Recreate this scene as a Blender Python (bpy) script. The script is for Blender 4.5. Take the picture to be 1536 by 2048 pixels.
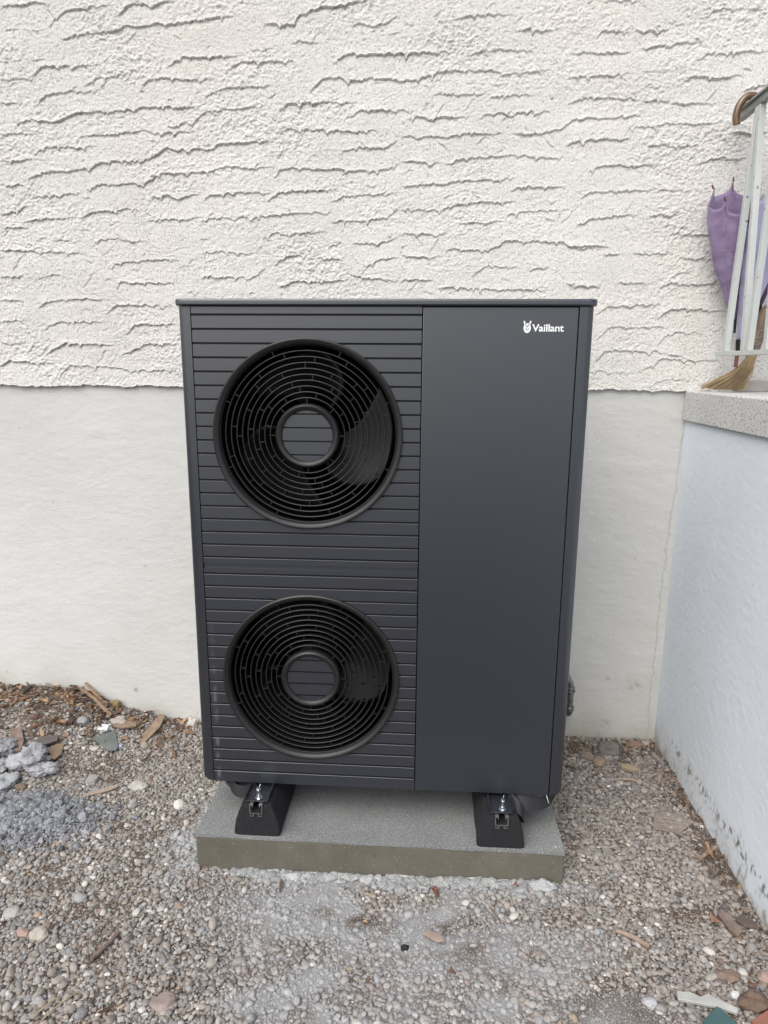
import bpy, bmesh, math, random
import numpy as np
from mathutils import Vector, Matrix, noise as mnoise
S = bpy.context.scene
for o in list(bpy.data.objects): bpy.data.objects.remove(o)
R = math.radians
random.seed(7)
rng = np.random.default_rng(11)

# ------------------------------------------------------------------ camera
cam = bpy.data.objects.new('camera', bpy.data.cameras.new('camera'))
S.collection.objects.link(cam); S.camera = cam
cam.data.sensor_fit = 'HORIZONTAL'; cam.data.sensor_width = 36.0
cam.data.lens = 36.0 * 1369.24 / 1536.0
cam.data.clip_start = 0.02; cam.data.clip_end = 400
rt = Vector((0.99790, 0.0659, 0.0063)); fw = Vector((-0.0633, 0.9758, -0.2091))
fw.normalize(); rt = (rt - fw * rt.dot(fw)).normalized(); up = rt.cross(fw)
Mx = Matrix((rt, up, -fw)).transposed().to_4x4(); Mx.translation = Vector((0.130, -1.8693, 1.2663))
cam.matrix_world = Mx

# ------------------------------------------------------------------ sky and sun
SUN_EL, SUN_AZ = 50, 208          # soft light from high up, in front of the wall and a little to the left
W = bpy.data.worlds.new("World"); S.world = W; W.use_nodes = True
nt = W.node_tree; nt.nodes.clear()
sky = nt.nodes.new('ShaderNodeTexSky'); sky.sky_type = 'NISHITA'; sky.sun_disc = False
sky.sun_elevation = R(SUN_EL); sky.sun_rotation = R(SUN_AZ)
sky.air_density = 1.0; sky.dust_density = 3.0; sky.ozone_density = 1.0
hs = nt.nodes.new('ShaderNodeHueSaturation'); hs.inputs['Saturation'].default_value = 0.55
bg = nt.nodes.new('ShaderNodeBackground'); bg.inputs['Strength'].default_value = 0.15
wo = nt.nodes.new('ShaderNodeOutputWorld')
nt.links.new(sky.outputs[0], hs.inputs['Color']); nt.links.new(hs.outputs[0], bg.inputs[0]); nt.links.new(bg.outputs[0], wo.inputs[0])
sl = bpy.data.lights.new('sun', 'SUN'); sl.energy = 1.10; sl.angle = R(58); sl.color = (1, .975, .945)
so = bpy.data.objects.new('sun', sl); S.collection.objects.link(so)
az = R(SUN_AZ); el = R(SUN_EL)
sd = Vector((math.sin(az) * math.cos(el), math.cos(az) * math.cos(el), math.sin(el)))   # towards the sun
so.rotation_euler = sd.to_track_quat('Z', 'Y').to_euler(); so.location = (0, -3, 5)
S.view_settings.view_transform = 'Standard'; S.view_settings.look = 'None'
S.view_settings.exposure = 0.58; S.view_settings.gamma = 1.0
S.cycles.use_adaptive_sampling = True

# ------------------------------------------------------------------ helpers
def link(o, parent=None):
    S.collection.objects.link(o)
    if parent is not None: o.parent = parent
    return o
def tag(o, label=None, cat=None, group=None, kind=None):
    if label: o['label'] = label
    if cat: o['category'] = cat
    if group: o['group'] = group
    if kind: o['kind'] = kind
    return o
def empty(name, loc, label, cat, group=None):
    o = bpy.data.objects.new(name, None); o.empty_display_size = .05
    link(o); o.location = loc; tag(o, label, cat, group)
    return o
def obj(name, bm, m, parent=None, smooth=None, bevel=None, seg=2):
    """links a bmesh given in WORLD coordinates; the parent only translates"""
    me = bpy.data.meshes.new(name); bmesh.ops.recalc_face_normals(bm, faces=bm.faces); bm.to_mesh(me); bm.free()
    if parent is not None:
        p = parent; off = Vector()
        while p is not None: off += p.location; p = p.parent
        me.transform(Matrix.Translation(-off))
    me.materials.append(m)
    o = link(bpy.data.objects.new(name, me), parent)
    if smooth is not None:
        me.polygons.foreach_set('use_smooth', [True] * len(me.polygons))
        if smooth < 180: me.set_sharp_from_angle(angle=R(smooth))
    if bevel:
        b = o.modifiers.new('bevel', 'BEVEL'); b.width = bevel; b.segments = seg; b.limit_method = 'ANGLE'; b.angle_limit = R(40)
        b.harden_normals = False
        me.polygons.foreach_set('use_smooth', [True] * len(me.polygons)); me.set_sharp_from_angle(angle=R(60))
    return o
def B(): return bmesh.new()
def box(bm, x0, x1, y0, y1, z0, z1, mat=None):
    v = [bm.verts.new(p) for p in ((x0,y0,z0),(x1,y0,z0),(x1,y1,z0),(x0,y1,z0),(x0,y0,z1),(x1,y0,z1),(x1,y1,z1),(x0,y1,z1))]
    for f in ((0,3,2,1),(4,5,6,7),(0,1,5,4),(1,2,6,5),(2,3,7,6),(3,0,4,7)): bm.faces.new([v[i] for i in f])
    if mat is not None: bmesh.ops.transform(bm, matrix=mat, verts=v)
    return v
def prism(bm, pts, ax, a, b):
    """polygon pts (2-D) extruded along axis ax from a to b"""
    def P(p, t):
        q = list(p); q.insert(ax, t); return q
    n = len(pts)
    v0 = [bm.verts.new(P(p, a)) for p in pts]; v1 = [bm.verts.new(P(p, b)) for p in pts]
    bm.faces.new(v0); bm.faces.new(v1[::-1])
    for i in range(n): bm.faces.new((v0[i], v0[(i+1) % n], v1[(i+1) % n], v1[i]))
def tube(bm, pts, rad, n=10, cap=True, flat=1.0):
    pts = [Vector(p) for p in pts]; rings = []
    if not hasattr(rad, '__len__'): rad = [rad] * len(pts)
    ref = None
    for i, p in enumerate(pts):
        t = (pts[min(i+1, len(pts)-1)] - pts[max(i-1, 0)]).normalized()
        if ref is None:
            ref = t.orthogonal().normalized()
        ref = (ref - t * ref.dot(t)).normalized(); b2 = t.cross(ref)
        rings.append([bm.verts.new(p + (ref * math.cos(2*math.pi*k/n) + b2 * math.sin(2*math.pi*k/n) * flat) * rad[i]) for k in range(n)])
    for a, b in zip(rings, rings[1:]):
        for k in range(n): bm.faces.new((a[k], a[(k+1) % n], b[(k+1) % n], b[k]))
    if cap: bm.faces.new(rings[0][::-1]); bm.faces.new(rings[-1])
def ribbon(bm, pts, w, th):
    """strap: pts centre line, w width vector list, th thickness"""
    pts = [Vector(p) for p in pts]; prev = None
    for i, p in enumerate(pts):
        t = (pts[min(i+1, len(pts)-1)] - pts[max(i-1, 0)]).normalized(); ww = Vector(w[i]); nn = t.cross(ww).normalized() * th / 2
        q = [bm.verts.new(p + ww/2 + nn), bm.verts.new(p - ww/2 + nn), bm.verts.new(p - ww/2 - nn), bm.verts.new(p + ww/2 - nn)]
        if prev:
            for k in range(4): bm.faces.new((prev[k], prev[(k+1) % 4], q[(k+1) % 4], q[k]))
        else: bm.faces.new(q)
        prev = q
    bm.faces.new(prev[::-1])
def lathe_y(bm, cx, cz, prof, n=128, closed=True):
    """prof: list of (r, y); revolves about the y axis through (cx, cz)"""
    rings = [[bm.verts.new((cx + r * math.cos(2*math.pi*k/n), y, cz + r * math.sin(2*math.pi*k/n))) for k in range(n)] for r, y in prof]
    m = len(rings)
    for i in range(m if closed else m-1):
        a, b = rings[i], rings[(i+1) % m]
        for k in range(n): bm.faces.new((a[k], a[(k+1) % n], b[(k+1) % n], b[k]))
def smoothpath(pts, n=8):
    pts = [Vector(p) for p in pts]; out = []
    P = [2*pts[0]-pts[1]] + pts + [2*pts[-1]-pts[-2]]
    for i in range(1, len(P)-2):
        for k in range(n):
            t = k/n; a, b, c, d = P[i-1], P[i], P[i+1], P[i+2]
            out.append(0.5*((2*b) + (c-a)*t + (2*a-5*b+4*c-d)*t*t + (3*b-a-3*c+d)*t**3))
    out.append(pts[-1]); return out

# numpy value noise on a regular grid
def vnoise(ny, nx, cy, cx, r):
    """smooth noise ny x nx, feature size cy x cx samples, about -1..1"""
    gy, gx = int(ny/cy)+6, int(nx/cx)+6
    g = r.standard_normal((gy, gx)) * .6
    def interp(a, n, c, off):
        t = np.arange(n)/c + off; i = t.astype(int); f = t - i
        w = [(-f**3+3*f**2-3*f+1)/6, (3*f**3-6*f**2+4)/6, (-3*f**3+3*f**2+3*f+1)/6, f**3/6]
        return sum(a[i+k] * w[k][:, None] for k in range(4))
    a = interp(g, ny, cy, r.random()*.5)
    return interp(a.T.copy(), nx, cx, r.random()*.5).T * 1.6
def fbm1(x, scale, r, oct=3):
    out = np.zeros_like(x, float); amp = 1
    for o in range(oct):
        t = x / scale * 2**o + 1000; i = np.floor(t).astype(int); f = t - i; f = f*f*(3-2*f)
        tab = r.random(4096)*2-1
        out += amp * (tab[i % 4096]*(1-f) + tab[(i+1) % 4096]*f); amp *= .5
    return out
def grid_mesh(name, P, m, parent=None, attr=None, smooth=True):
    """P: (ny,nx,3) world points"""
    ny, nx = P.shape[:2]
    me = bpy.data.meshes.new(name)
    off = np.zeros(3)
    p = parent
    while p is not None: off += np.array(p.location); p = p.parent
    me.vertices.add(ny*nx); me.vertices.foreach_set('co', (P - off).reshape(-1).astype(np.float32))
    idx = np.arange(ny*nx).reshape(ny, nx)
    q = np.stack([idx[:-1,:-1], idx[:-1,1:], idx[1:,1:], idx[1:,:-1]], -1).reshape(-1, 4)
    nf = len(q)
    me.loops.add(nf*4); me.loops.foreach_set('vertex_index', q.reshape(-1).astype(np.int32))
    me.polygons.add(nf); me.polygons.foreach_set('loop_start', np.arange(0, nf*4, 4, dtype=np.int32))
    me.update(calc_edges=True)
    me.polygons.foreach_set('use_smooth', np.full(nf, smooth))
    if attr:
        for k, a in attr.items():
            at = me.attributes.new(k, 'FLOAT', 'POINT'); at.data.foreach_set('value', a.reshape(-1).astype(np.float32))
    me.materials.append(m); me.validate()
    return link(bpy.data.objects.new(name, me), parent)

# ------------------------------------------------------------------ materials
def mat(name, col, rough=.6, metal=0, spec=.5, bump=None, var=None, coat=0, scale_obj=False):
    """col linear RGB; var=(scale, amount[, detail]) mottles the value; bump=(scale, strength, distance)"""
    m = bpy.data.materials.new(name); m.use_nodes = True; n = m.node_tree; p = n.nodes['Principled BSDF']
    p.inputs['Base Color'].default_value = (*col, 1); p.inputs['Roughness'].default_value = rough
    p.inputs['Metallic'].default_value = metal; p.inputs['Specular IOR Level'].default_value = spec
    p.inputs['Coat Weight'].default_value = coat
    tc = n.nodes.new('ShaderNodeTexCoord')
    if var:
        t = n.nodes.new('ShaderNodeTexNoise'); t.inputs['Scale'].default_value = var[0]; t.inputs['Detail'].default_value = var[2] if len(var) > 2 else 5
        n.links.new(tc.outputs['Object'], t.inputs['Vector'])
        mr = n.nodes.new('ShaderNodeMapRange'); mr.inputs[1].default_value = .25; mr.inputs[2].default_value = .75
        mr.inputs[3].default_value = 1 - var[1]; mr.inputs[4].default_value = 1 + var[1]
        n.links.new(t.outputs[0], mr.inputs[0])
        h = n.nodes.new('ShaderNodeHueSaturation'); h.inputs['Color'].default_value = (*col, 1)
        n.links.new(mr.outputs[0], h.inputs['Value']); n.links.new(h.outputs[0], p.inputs['Base Color'])
        m['_hsv'] = h.name
    if bump:
        t = n.nodes.new('ShaderNodeTexNoise'); t.inputs['Scale'].default_value = bump[0]; t.inputs['Detail'].default_value = 6
        n.links.new(tc.outputs['Object'], t.inputs['Vector'])
        b = n.nodes.new('ShaderNodeBump'); b.inputs['Strength'].default_value = bump[1]; b.inputs['Distance'].default_value = bump[2]
        n.links.new(t.outputs[0], b.inputs['Height']); n.links.new(b.outputs[0], p.inputs['Normal'])
    return m
def base_socket(m):
    p = m.node_tree.nodes['Principled BSDF'].inputs['Base Color']
    return p.links[0].from_socket if p.links else None
def mix_into(m, fac_socket, col, strength=1.0):
    """lays a second colour over the base where fac says (dirt, stains, pit shade)"""
    n = m.node_tree; p = n.nodes['Principled BSDF']; src = base_socket(m)
    mx = n.nodes.new('ShaderNodeMix'); mx.data_type = 'RGBA'
    if src: n.links.new(src, mx.inputs[6])
    else: mx.inputs[6].default_value = p.inputs['Base Color'].default_value
    mx.inputs[7].default_value = (*col, 1)
    ml = n.nodes.new('ShaderNodeMath'); ml.operation = 'MULTIPLY'; ml.inputs[1].default_value = strength; ml.use_clamp = True
    n.links.new(fac_socket, ml.inputs[0]); n.links.new(ml.outputs[0], mx.inputs[0]); n.links.new(mx.outputs[2], p.inputs['Base Color'])
def attr_socket(m, name):
    a = m.node_tree.nodes.new('ShaderNodeAttribute'); a.attribute_name = name; return a.outputs['Fac']
def speck(m, scale, lo, hi, col, strength=1, vec='Object', detail=2):
    n = m.node_tree; tc = n.nodes.new('ShaderNodeTexCoord'); t = n.nodes.new('ShaderNodeTexNoise')
    t.inputs['Scale'].default_value = scale; t.inputs['Detail'].default_value = detail; n.links.new(tc.outputs[vec], t.inputs['Vector'])
    mr = n.nodes.new('ShaderNodeMapRange'); mr.inputs[1].default_value = lo; mr.inputs[2].default_value = hi; n.links.new(t.outputs[0], mr.inputs[0])
    mix_into(m, mr.outputs[0], col, strength)
STROKES = """
-1399,2488 -1342,2490 -1289,2495 -1256,2496 -1233,2492 -1214,2498
-1234,2417 -1216,2431 -1185,2459 -1156,2468 -1118,2473 -1061,2480 -991,2484
-980,2450 -961,2453 -943,2481 -903,2484 -867,2479 -859,2465 -844,2476 -821,2482 -811,2490 -765,2490
-1192,2382 -1144,2391 -1106,2398 -1045,2397 -983,2406 -959,2417 -908,2414 -843,2419 -797,2422 -779,2417 -746,2424 -688,2427 -614,2437 -555,2439
w -1322,2411 -1284,2412 -1247,2407
w -1419,2314 -1371,2315 -1337,2319
w -1308,2316 -1246,2319
-1307,2264 -1283,2285 -1253,2296 -1191,2296 -1124,2296 -1053,2299
-812,2282 -795,2300 -757,2314 -710,2315 -618,2315 -539,2317
-1121,2230 -1101,2233 -1076,2256 -1042,2259 -952,2266
-1426,2254 -1363,2256 -1295,2256
-1310,2165 -1294,2180 -1262,2205 -1228,2211 -1160,2214 -1113,2215 -1055,2220
-915,2216 -888,2240 -849,2252 -779,2248 -723,2245 -639,2246
-1435,2178 -1386,2181 -1346,2185
-1388,2111 -1368,2122 -1319,2121 -1275,2122 -1228,2113 -1197,2128 -1177,2140 -1128,2146 -1061,2149 -1003,2150 -939,2147 -917,2161 -860,2160 -789,2157 -702,2156
-1446,2080 -1372,2079 -1304,2081
-1168,2054 -1135,2069 -1057,2072 -990,2075 -913,2082 -818,2075 -723,2076
-826,2097 -802,2092 -768,2108 -736,2097 -716,2120 -691,2138 -663,2144 -602,2146 -536,2153 -473,2154
-1456,1990 -1362,1989 -1332,1996
-1336,2009 -1310,2024 -1255,2034 -1177,2033 -1148,2026 -1128,2036 -1085,2031
-1360,1917 -1339,1932 -1308,1949 -1253,1953 -1209,1951 -1154,1959 -1110,1962 -1079,1982 -1026,1983 -982,1985 -948,1989 -924,1984 -895,1988 -840,2020 -783,2023 -750,2019 -709,2020 -690,2018 -670,2022 -651,2034 -589,2039 -519,2041 -429,2044
-1466,1909 -1391,1909 -1363,1894
-1352,1859 -1321,1865 -1241,1871 -1226,1871 -1206,1875 -1182,1870 -1147,1881
-1141,1883 -1115,1901 -1056,1906 -973,1906 -920,1909 -895,1919 -864,1940 -778,1941 -712,1943 -674,1942 -645,1959 -564,1961 -550,1948 -522,1956 -432,1957
-909,1852 -889,1866 -840,1868 -811,1858 -788,1854 -772,1867 -716,1871
-1477,1810 -1447,1812 -1401,1814 -1390,1829 -1369,1836 -1352,1851
-1391,1775 -1374,1786 -1329,1788 -1254,1789 -1174,1794
-1170,1789 -1128,1812 -1069,1814 -1014,1820 -960,1821 -941,1812
-929,1777 -909,1785 -835,1785 -767,1784 -720,1789
-1483,1762 -1407,1761 -1362,1758
w -1287,1706 -1261,1713 -1206,1711 -1177,1708
-1127,1708 -1086,1716 -1037,1717 -988,1710 -918,1712
-1492,1679 -1391,1680 -1341,1674 -1240,1670 -1155,1671
w -1455,1602 -1431,1637 -1391,1674
-1070,1606 -1048,1632 -1018,1643 -993,1638 -928,1645 -869,1645 -799,1645
w -1368,1558 -1350,1581 -1324,1590 -1278,1591 -1243,1586
w -821,1613 -781,1626 -745,1649 -727,1663
-1503,1584 -1410,1591
-1064,1557 -1028,1566 -973,1566 -899,1562 -819,1562
-1362,1465 -1345,1487 -1318,1495 -1303,1489 -1292,1501 -1251,1502 -1180,1505 -1094,1502
-1513,1501 -1415,1501
-1098,1444 -1081,1468 -1055,1481 -979,1483 -829,1480
-1522,1420 -1418,1424
-1350,1386 -1327,1410 -1284,1420 -1213,1418 -1095,1421
-1033,1368 -1011,1397 -984,1413 -908,1414 -823,1412
-1531,1342 -1453,1343 -1421,1348
-1358,1298 -1326,1311 -1298,1333 -1271,1342 -1194,1339 -1077,1334
-1054,1300 -1007,1312 -974,1334 -938,1342 -827,1339
-1542,1248 -1518,1273 -1434,1273 -1356,1268 -1305,1262
-1311,1200 -1286,1240 -1263,1260 -1176,1255 -1063,1249 -1043,1241 -920,1240 -822,1242
-469,2412 -442,2412 -397,2409 -361,2407 -342,2433 -324,2441 -315,2436 -297,2454 -252,2455 -190,2461 -163,2468 -101,2474
w -522,2335 -472,2326 -435,2340 -408,2349
-376,2352 -339,2359 -317,2351 -272,2353
-606,2266 -584,2284 -556,2297 -487,2296 -418,2293 -372,2296 -345,2289
-227,2285 -200,2301 -173,2316 -123,2311 -56,2310 5,2311 58,2313 76,2309 94,2319 129,2310 165,2317 191,2311
-172,2404 -123,2404 -83,2396 -34,2406 4,2431
-691,2176 -667,2199 -624,2213 -559,2219 -513,2216 -434,2220
-315,2209 -292,2217 -278,2225 -269,2239 -223,2238 -209,2248 -193,2240 -187,2230 -123,2237 -55,2234 6,2231 51,2229 95,2239 135,2252 184,2255 260,2251 317,2255 361,2246
-413,2137 -385,2163 -329,2164 -247,2163 -137,2162
-192,2104 -183,2114 -162,2114 -142,2134 -78,2136 7,2134 61,2133
w 116,2413 131,2430 149,2439
185,2402 210,2418 250,2421 311,2421 397,2420
400,2369 434,2373 478,2370 525,2371
231,2305 258,2302 280,2313 337,2316 402,2313 481,2309
344,2230 362,2242 414,2247 475,2250 532,2249
119,2182 186,2184 258,2181 315,2180
312,2162 329,2174 395,2174 440,2173 475,2180
34,2107 52,2114 107,2110 179,2110 255,2113
278,2103 313,2117 367,2122 381,2108 396,2106 407,2120 456,2121 491,2119 522,2126
8,2053 26,2055 63,2048 154,2044 199,2049 235,2059 298,2057 370,2055
401,2054 450,2056 495,2055 547,2063 565,2060 582,2083 607,2096 633,2100 651,2098 686,2099 730,2101 760,2104 838,2106
9,1969 100,1969 128,1964 155,1965
165,1955 192,1963 223,1977 282,1982 328,1980 408,1988 427,1983 463,1980 530,1976 579,1975
582,2008 599,2023 638,2030 682,2034 717,2034 766,2029 809,2045
10,1888 79,1894 116,1894 180,1897 207,1908 267,1907 330,1906 376,1911 421,1908
w 163,1844 186,1859
396,1863 422,1880 445,1884 490,1882 558,1879 594,1883
10,1812 104,1810 150,1809 173,1816 201,1818 214,1831 265,1832 342,1835 415,1837 429,1832
216,1761 258,1764 308,1765 372,1771
382,1773 394,1792 426,1799 453,1803 540,1804 612,1809
11,1729 82,1729 142,1728 189,1733
172,1666 200,1680 232,1675 312,1673 349,1677 371,1697 407,1705 477,1703 568,1700 605,1698 615,1684 661,1682 723,1684
12,1658 31,1649 83,1651 153,1652
268,1575 295,1601 323,1617 388,1617 453,1614
472,1612 509,1613 550,1612
13,1573 75,1571 141,1570
157,1520 170,1543 213,1545 274,1541 345,1539 415,1536 485,1537 559,1536
604,1563 623,1556 661,1547 692,1552 732,1549
-447,1921 -427,1942 -404,1950 -343,1953 -263,1949 -216,1951 -179,1944 -123,1942 -54,1944 -26,1946 9,1969
-424,2064 -405,2076 -382,2082 -359,2075 -340,2078 -285,2076 -201,2071 -169,2068 -68,2071
w -483,1992 -445,1996 -407,1996 -383,2012
-207,2006 -169,2014 -146,2018 -91,2013 -31,2018 8,2043
-703,1851 -673,1866 -639,1869 -572,1874 -515,1872 -453,1873
-468,1838 -444,1862 -420,1875 -358,1876 -259,1879 -212,1876
-241,1838 -222,1843 -203,1858 -123,1859 -30,1865 10,1880
-721,1776 -691,1787 -648,1786 -609,1786 -575,1790 -513,1790 -470,1794 -412,1800 -355,1800 -288,1804 -260,1799 -255,1790 -246,1801 -222,1801
-496,1712 -476,1727 -452,1734 -385,1731 -313,1735 -256,1740
-242,1764 -218,1777 -194,1777 -147,1776 -100,1776 -76,1783 -39,1784 -16,1802 10,1812
w -724,1717 -685,1713
-252,1684 -223,1697 -190,1699
-166,1699 -109,1701 -29,1704 11,1723
-726,1670 -687,1667 -663,1674 -619,1669 -570,1665 -512,1665
-450,1624 -416,1648 -387,1655 -324,1662
-300,1650 -243,1648 -190,1644
-123,1616 -100,1627 -66,1643 -28,1647 12,1654
-181,1596 -166,1587 -99,1580 -52,1574 13,1570
-731,1574 -706,1586 -642,1583 -583,1580 -530,1578 -509,1599 -475,1624
-438,1537 -418,1553 -389,1566 -316,1566 -244,1567 -171,1571
w -119,1900 -86,1887 -63,1895
674,2453 733,2453 801,2451
1005,2381 1024,2407 1051,2422 1089,2419 1115,2417
1148,2410 1164,2419 1212,2420
661,2342 681,2361 710,2365 753,2366 779,2363
787,2363 842,2364 906,2362
591,2293 607,2304 659,2301 711,2302 763,2297 784,2301
813,2312 838,2311 855,2319 914,2322 956,2323 1020,2325
1000,2267 1020,2280 1044,2294 1107,2293 1170,2292 1227,2295
578,2222 603,2229 655,2232 729,2232 793,2235
w 819,2242 870,2240 934,2243
958,2219 987,2222 1034,2221 1078,2215 1107,2220 1170,2223
1155,2170 1174,2185 1199,2193 1239,2194
582,2141 603,2157 647,2167 712,2163 765,2161 821,2162
822,2154 887,2151 930,2150
926,2141 1008,2139 1085,2142
780,2071 806,2073 850,2072 877,2069 910,2082 950,2077 1002,2074 1049,2078 1092,2078
1138,2049 1198,2047 1256,2048
w 1068,2019 1088,2037 1112,2050
846,2013 899,2011 986,2011 1051,2011
1032,1945 1069,1967 1121,1969 1199,1968
663,1920 684,1943 706,1950 772,1948 861,1948 922,1949
641,1842 663,1857 725,1864 801,1868 894,1868
890,1865 1000,1870 1026,1868
634,1740 651,1764 687,1775 740,1781 798,1788 847,1789
874,1786 945,1788 994,1788
960,1721 987,1725 1058,1723 1118,1721
611,1682 679,1686 729,1683 770,1677
736,1655 767,1658 795,1655
831,1659 907,1660 939,1659 984,1658
999,1647 1022,1639 1129,1641
618,1560 656,1549 730,1549 742,1564
789,1558 848,1560 920,1562
937,1529 953,1551 980,1560 1052,1559 1102,1557 1112,1551 1125,1555 1151,1559
723,1450 749,1463 762,1479 808,1479 881,1485 964,1485
941,1434 962,1457 992,1470 1024,1475 1084,1468 1179,1466
724,1360 751,1374 768,1402 795,1409 860,1404 924,1411 989,1405
949,1338 965,1368 995,1389 1037,1390 1115,1382
730,1281 756,1310 778,1326 844,1324 913,1322 988,1320
988,1313 1053,1309
900,1254 945,1278 980,1299 1055,1293 1171,1289
w 713,1249 826,1245 892,1243
w 934,1194 969,1217 1015,1223 1109,1216
"""
# ------------------------------------------------------------------ house wall
STEP = .0025
m_stucco = mat('trowelled_render', (.735, .715, .675), .92, spec=.2, bump=(380, 1.0, .0032), var=(2.2, .05, 6))
m_plinth = mat('smooth_plinth_render', (.61, .61, .585), .9, spec=.25, bump=(260, .8, .0022), var=(1.5, .07, 7))
m_side = mat('skylight_tinted_side_render', (.77, .82, .875), .85, spec=.3, bump=(300, .7, .0018), var=(1.7, .05, 7))  # bluish tint puts the blue skylight into the wall colour
for mm in (m_stucco,):
    speck(mm, 60, .62, .72, (.50, .43, .36), .35, detail=5)
    speck(mm, .9, .55, .72, (.80, .71, .65), .4, detail=3)
    speck(mm, 230, .55, .64, (.30, .275, .22), .7, detail=3)  # dark dots put the shade of tiny pits into the colour
    speck(mm, 130, .66, .72, (.42, .39, .34), .5, detail=4)  # larger dots of the same painted pit shade
for mm in (m_plinth, m_side):
    speck(mm, 45, .70, .78, (.30, .28, .23), .5, detail=4)
    mix_into(mm, attr_socket(mm, 'dirt'), (.115, .095, .07), 1.0)
    mix_into(mm, attr_socket(mm, 'grime_tone'), (.42, .41, .34), 1.0)

wall = empty('house_wall', (0, .75, 0), 'white house wall, rough trowelled render above a smooth pale grey plinth', 'house wall')
x0, x1, z0, z1 = -3.2, 2.6, 1.181, 2.85
nx = int((x1-x0)/STEP)+1; nz = int((z1-z0)/STEP)+1
xs = x0 + np.arange(nx)*STEP; zs = z0 + np.arange(nz)*STEP
Hh = 2.2e-3*vnoise(nz, nx, 26, 70, rng) + .45e-3*vnoise(nz, nx, 9, 26, rng)
rough = np.clip(vnoise(nz, nx, 26, 48, rng)*1.2 + .10 + .35*np.clip((zs-1.7)/.8, 0, 1)[:, None], 0, 1.4)
g1_ = vnoise(nz, nx, 1.5, 1.8, rng); g2_ = vnoise(nz, nx, 2.3, 2.8, rng)
Hh += (.65e-3 + 1.2e-3*rough)*g1_ - (.7e-3 + 1.5e-3*rough)*np.abs(g2_) + (.30e-3 + .75e-3*rough)*vnoise(nz, nx, 3.0, 4.0, rng)
lum = vnoise(nz, nx, 3.2, 3.2, rng); Hh += (.5+rough)*2.6e-3*np.clip(lum-.75, 0, 1)           # lumps of grain
pit = vnoise(nz, nx, 2.2, 2.2, rng); Hh -= 3.5e-3*np.clip(pit-.75, 0, 1)                # pinholes
strokes = []
for l in STROKES.strip().splitlines():
    w = l[0] == 'w'
    p = [tuple(float(v)/1000 for v in q.split(',')) for q in (l[2:] if w else l).split()]
    strokes.append((p, .45 if w else 1.0))
r2 = random.Random(5)
def in_traced(x, z): return -1.55 + (z-1.18)*.11 < x < 1.30 and z < 2.50
zrow = 1.22
while zrow < 2.85:                                             # the render goes on beyond the photograph
    xx = -3.3 + r2.random()*.3
    while xx < 2.6:
        L = r2.uniform(.15, .5); zz = zrow + r2.uniform(-.02, .02)
        if not in_traced(xx, zz) and not in_traced(xx+L, zz):
            p = [(xx, zz-.035), (xx+.02, zz-.015), (xx+.05, zz)]; k = xx+.05
            while k < xx+L: k += r2.uniform(.04, .09); p.append((k, zz + r2.uniform(-.006, .008)))
            strokes.append((p, 1.0))
        xx += L + r2.uniform(-.02, .12)
    zrow += r2.uniform(.06, .085)
for _ in range(900):                                           # short broken edges where the trowel lifted off
    xx, zz = r2.uniform(x0, x1), r2.uniform(z0+.01, z1); L = r2.uniform(.012, .06)
    sl_ = r2.choice([r2.uniform(-.15, .25), r2.uniform(.5, 1.5), r2.uniform(-1.2, -.4)])
    strokes.append(([(xx, zz), (xx+L*.5, zz+sl_*L*.5+r2.uniform(-.004, .004)), (xx+L, zz+sl_*L)], r2.uniform(.2, .5)))
for p, wt in strokes:
    if wt == 1.0: wt = r2.uniform(.78, 1.2)
    p = sorted(p); px = np.array([q[0] for q in p]); pz = np.array([q[1] for q in p])
    i0 = max(0, int((px[0]-x0)/STEP)); i1 = min(nx-1, int((px[-1]-x0)/STEP)+1)
    if i1-i0 < 6: continue
    X = xs[i0:i1]; ZC = np.interp(X, px, pz)
    k = 5; ZC = np.convolve(np.pad(ZC, k, 'edge'), np.ones(2*k+1)/(2*k+1), 'valid')
    slope = np.gradient(ZC, STEP)
    ZC = ZC + .0028*fbm1(X, .022, rng) + .0024*fbm1(X, .009, rng)
    for _ in range(int((px[-1]-px[0])/.045)):                   # plaster drops hanging from the edge
        if r2.random() < .8:
            c = r2.uniform(px[0], px[-1]); d = r2.uniform(.004, .013); wd = r2.uniform(.003, .006)
            ZC -= d*np.exp(-np.abs((X-c)/wd)**1.3)
    amp = wt*np.clip(np.minimum((X-px[0])/min(.03, .3*(px[-1]-px[0])), (px[-1]-X)/min(.07, .4*(px[-1]-px[0]))), 0, 1)**.7 * (1 + .30*fbm1(X, .08, rng))
    j0 = max(0, int((pz.min()-.16-z0)/STEP)); j1 = min(nz, int((pz.max()+.09-z0)/STEP))
    if j1 <= j0: continue
    s = (zs[j0:j1][:, None] - ZC[None]) / np.sqrt(1+np.minimum(slope, 3)**2)[None]
    e = np.where(s >= 0, .0027*np.exp(-s/.014) + .0012*np.exp(-(s/.004)**2), -.0019*np.exp(np.minimum(s, 0)/.034) - .0040*np.exp(np.minimum(s, 0)/.0055))
    Hh[j0:j1, i0:i1] += e*amp[None]
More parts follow.
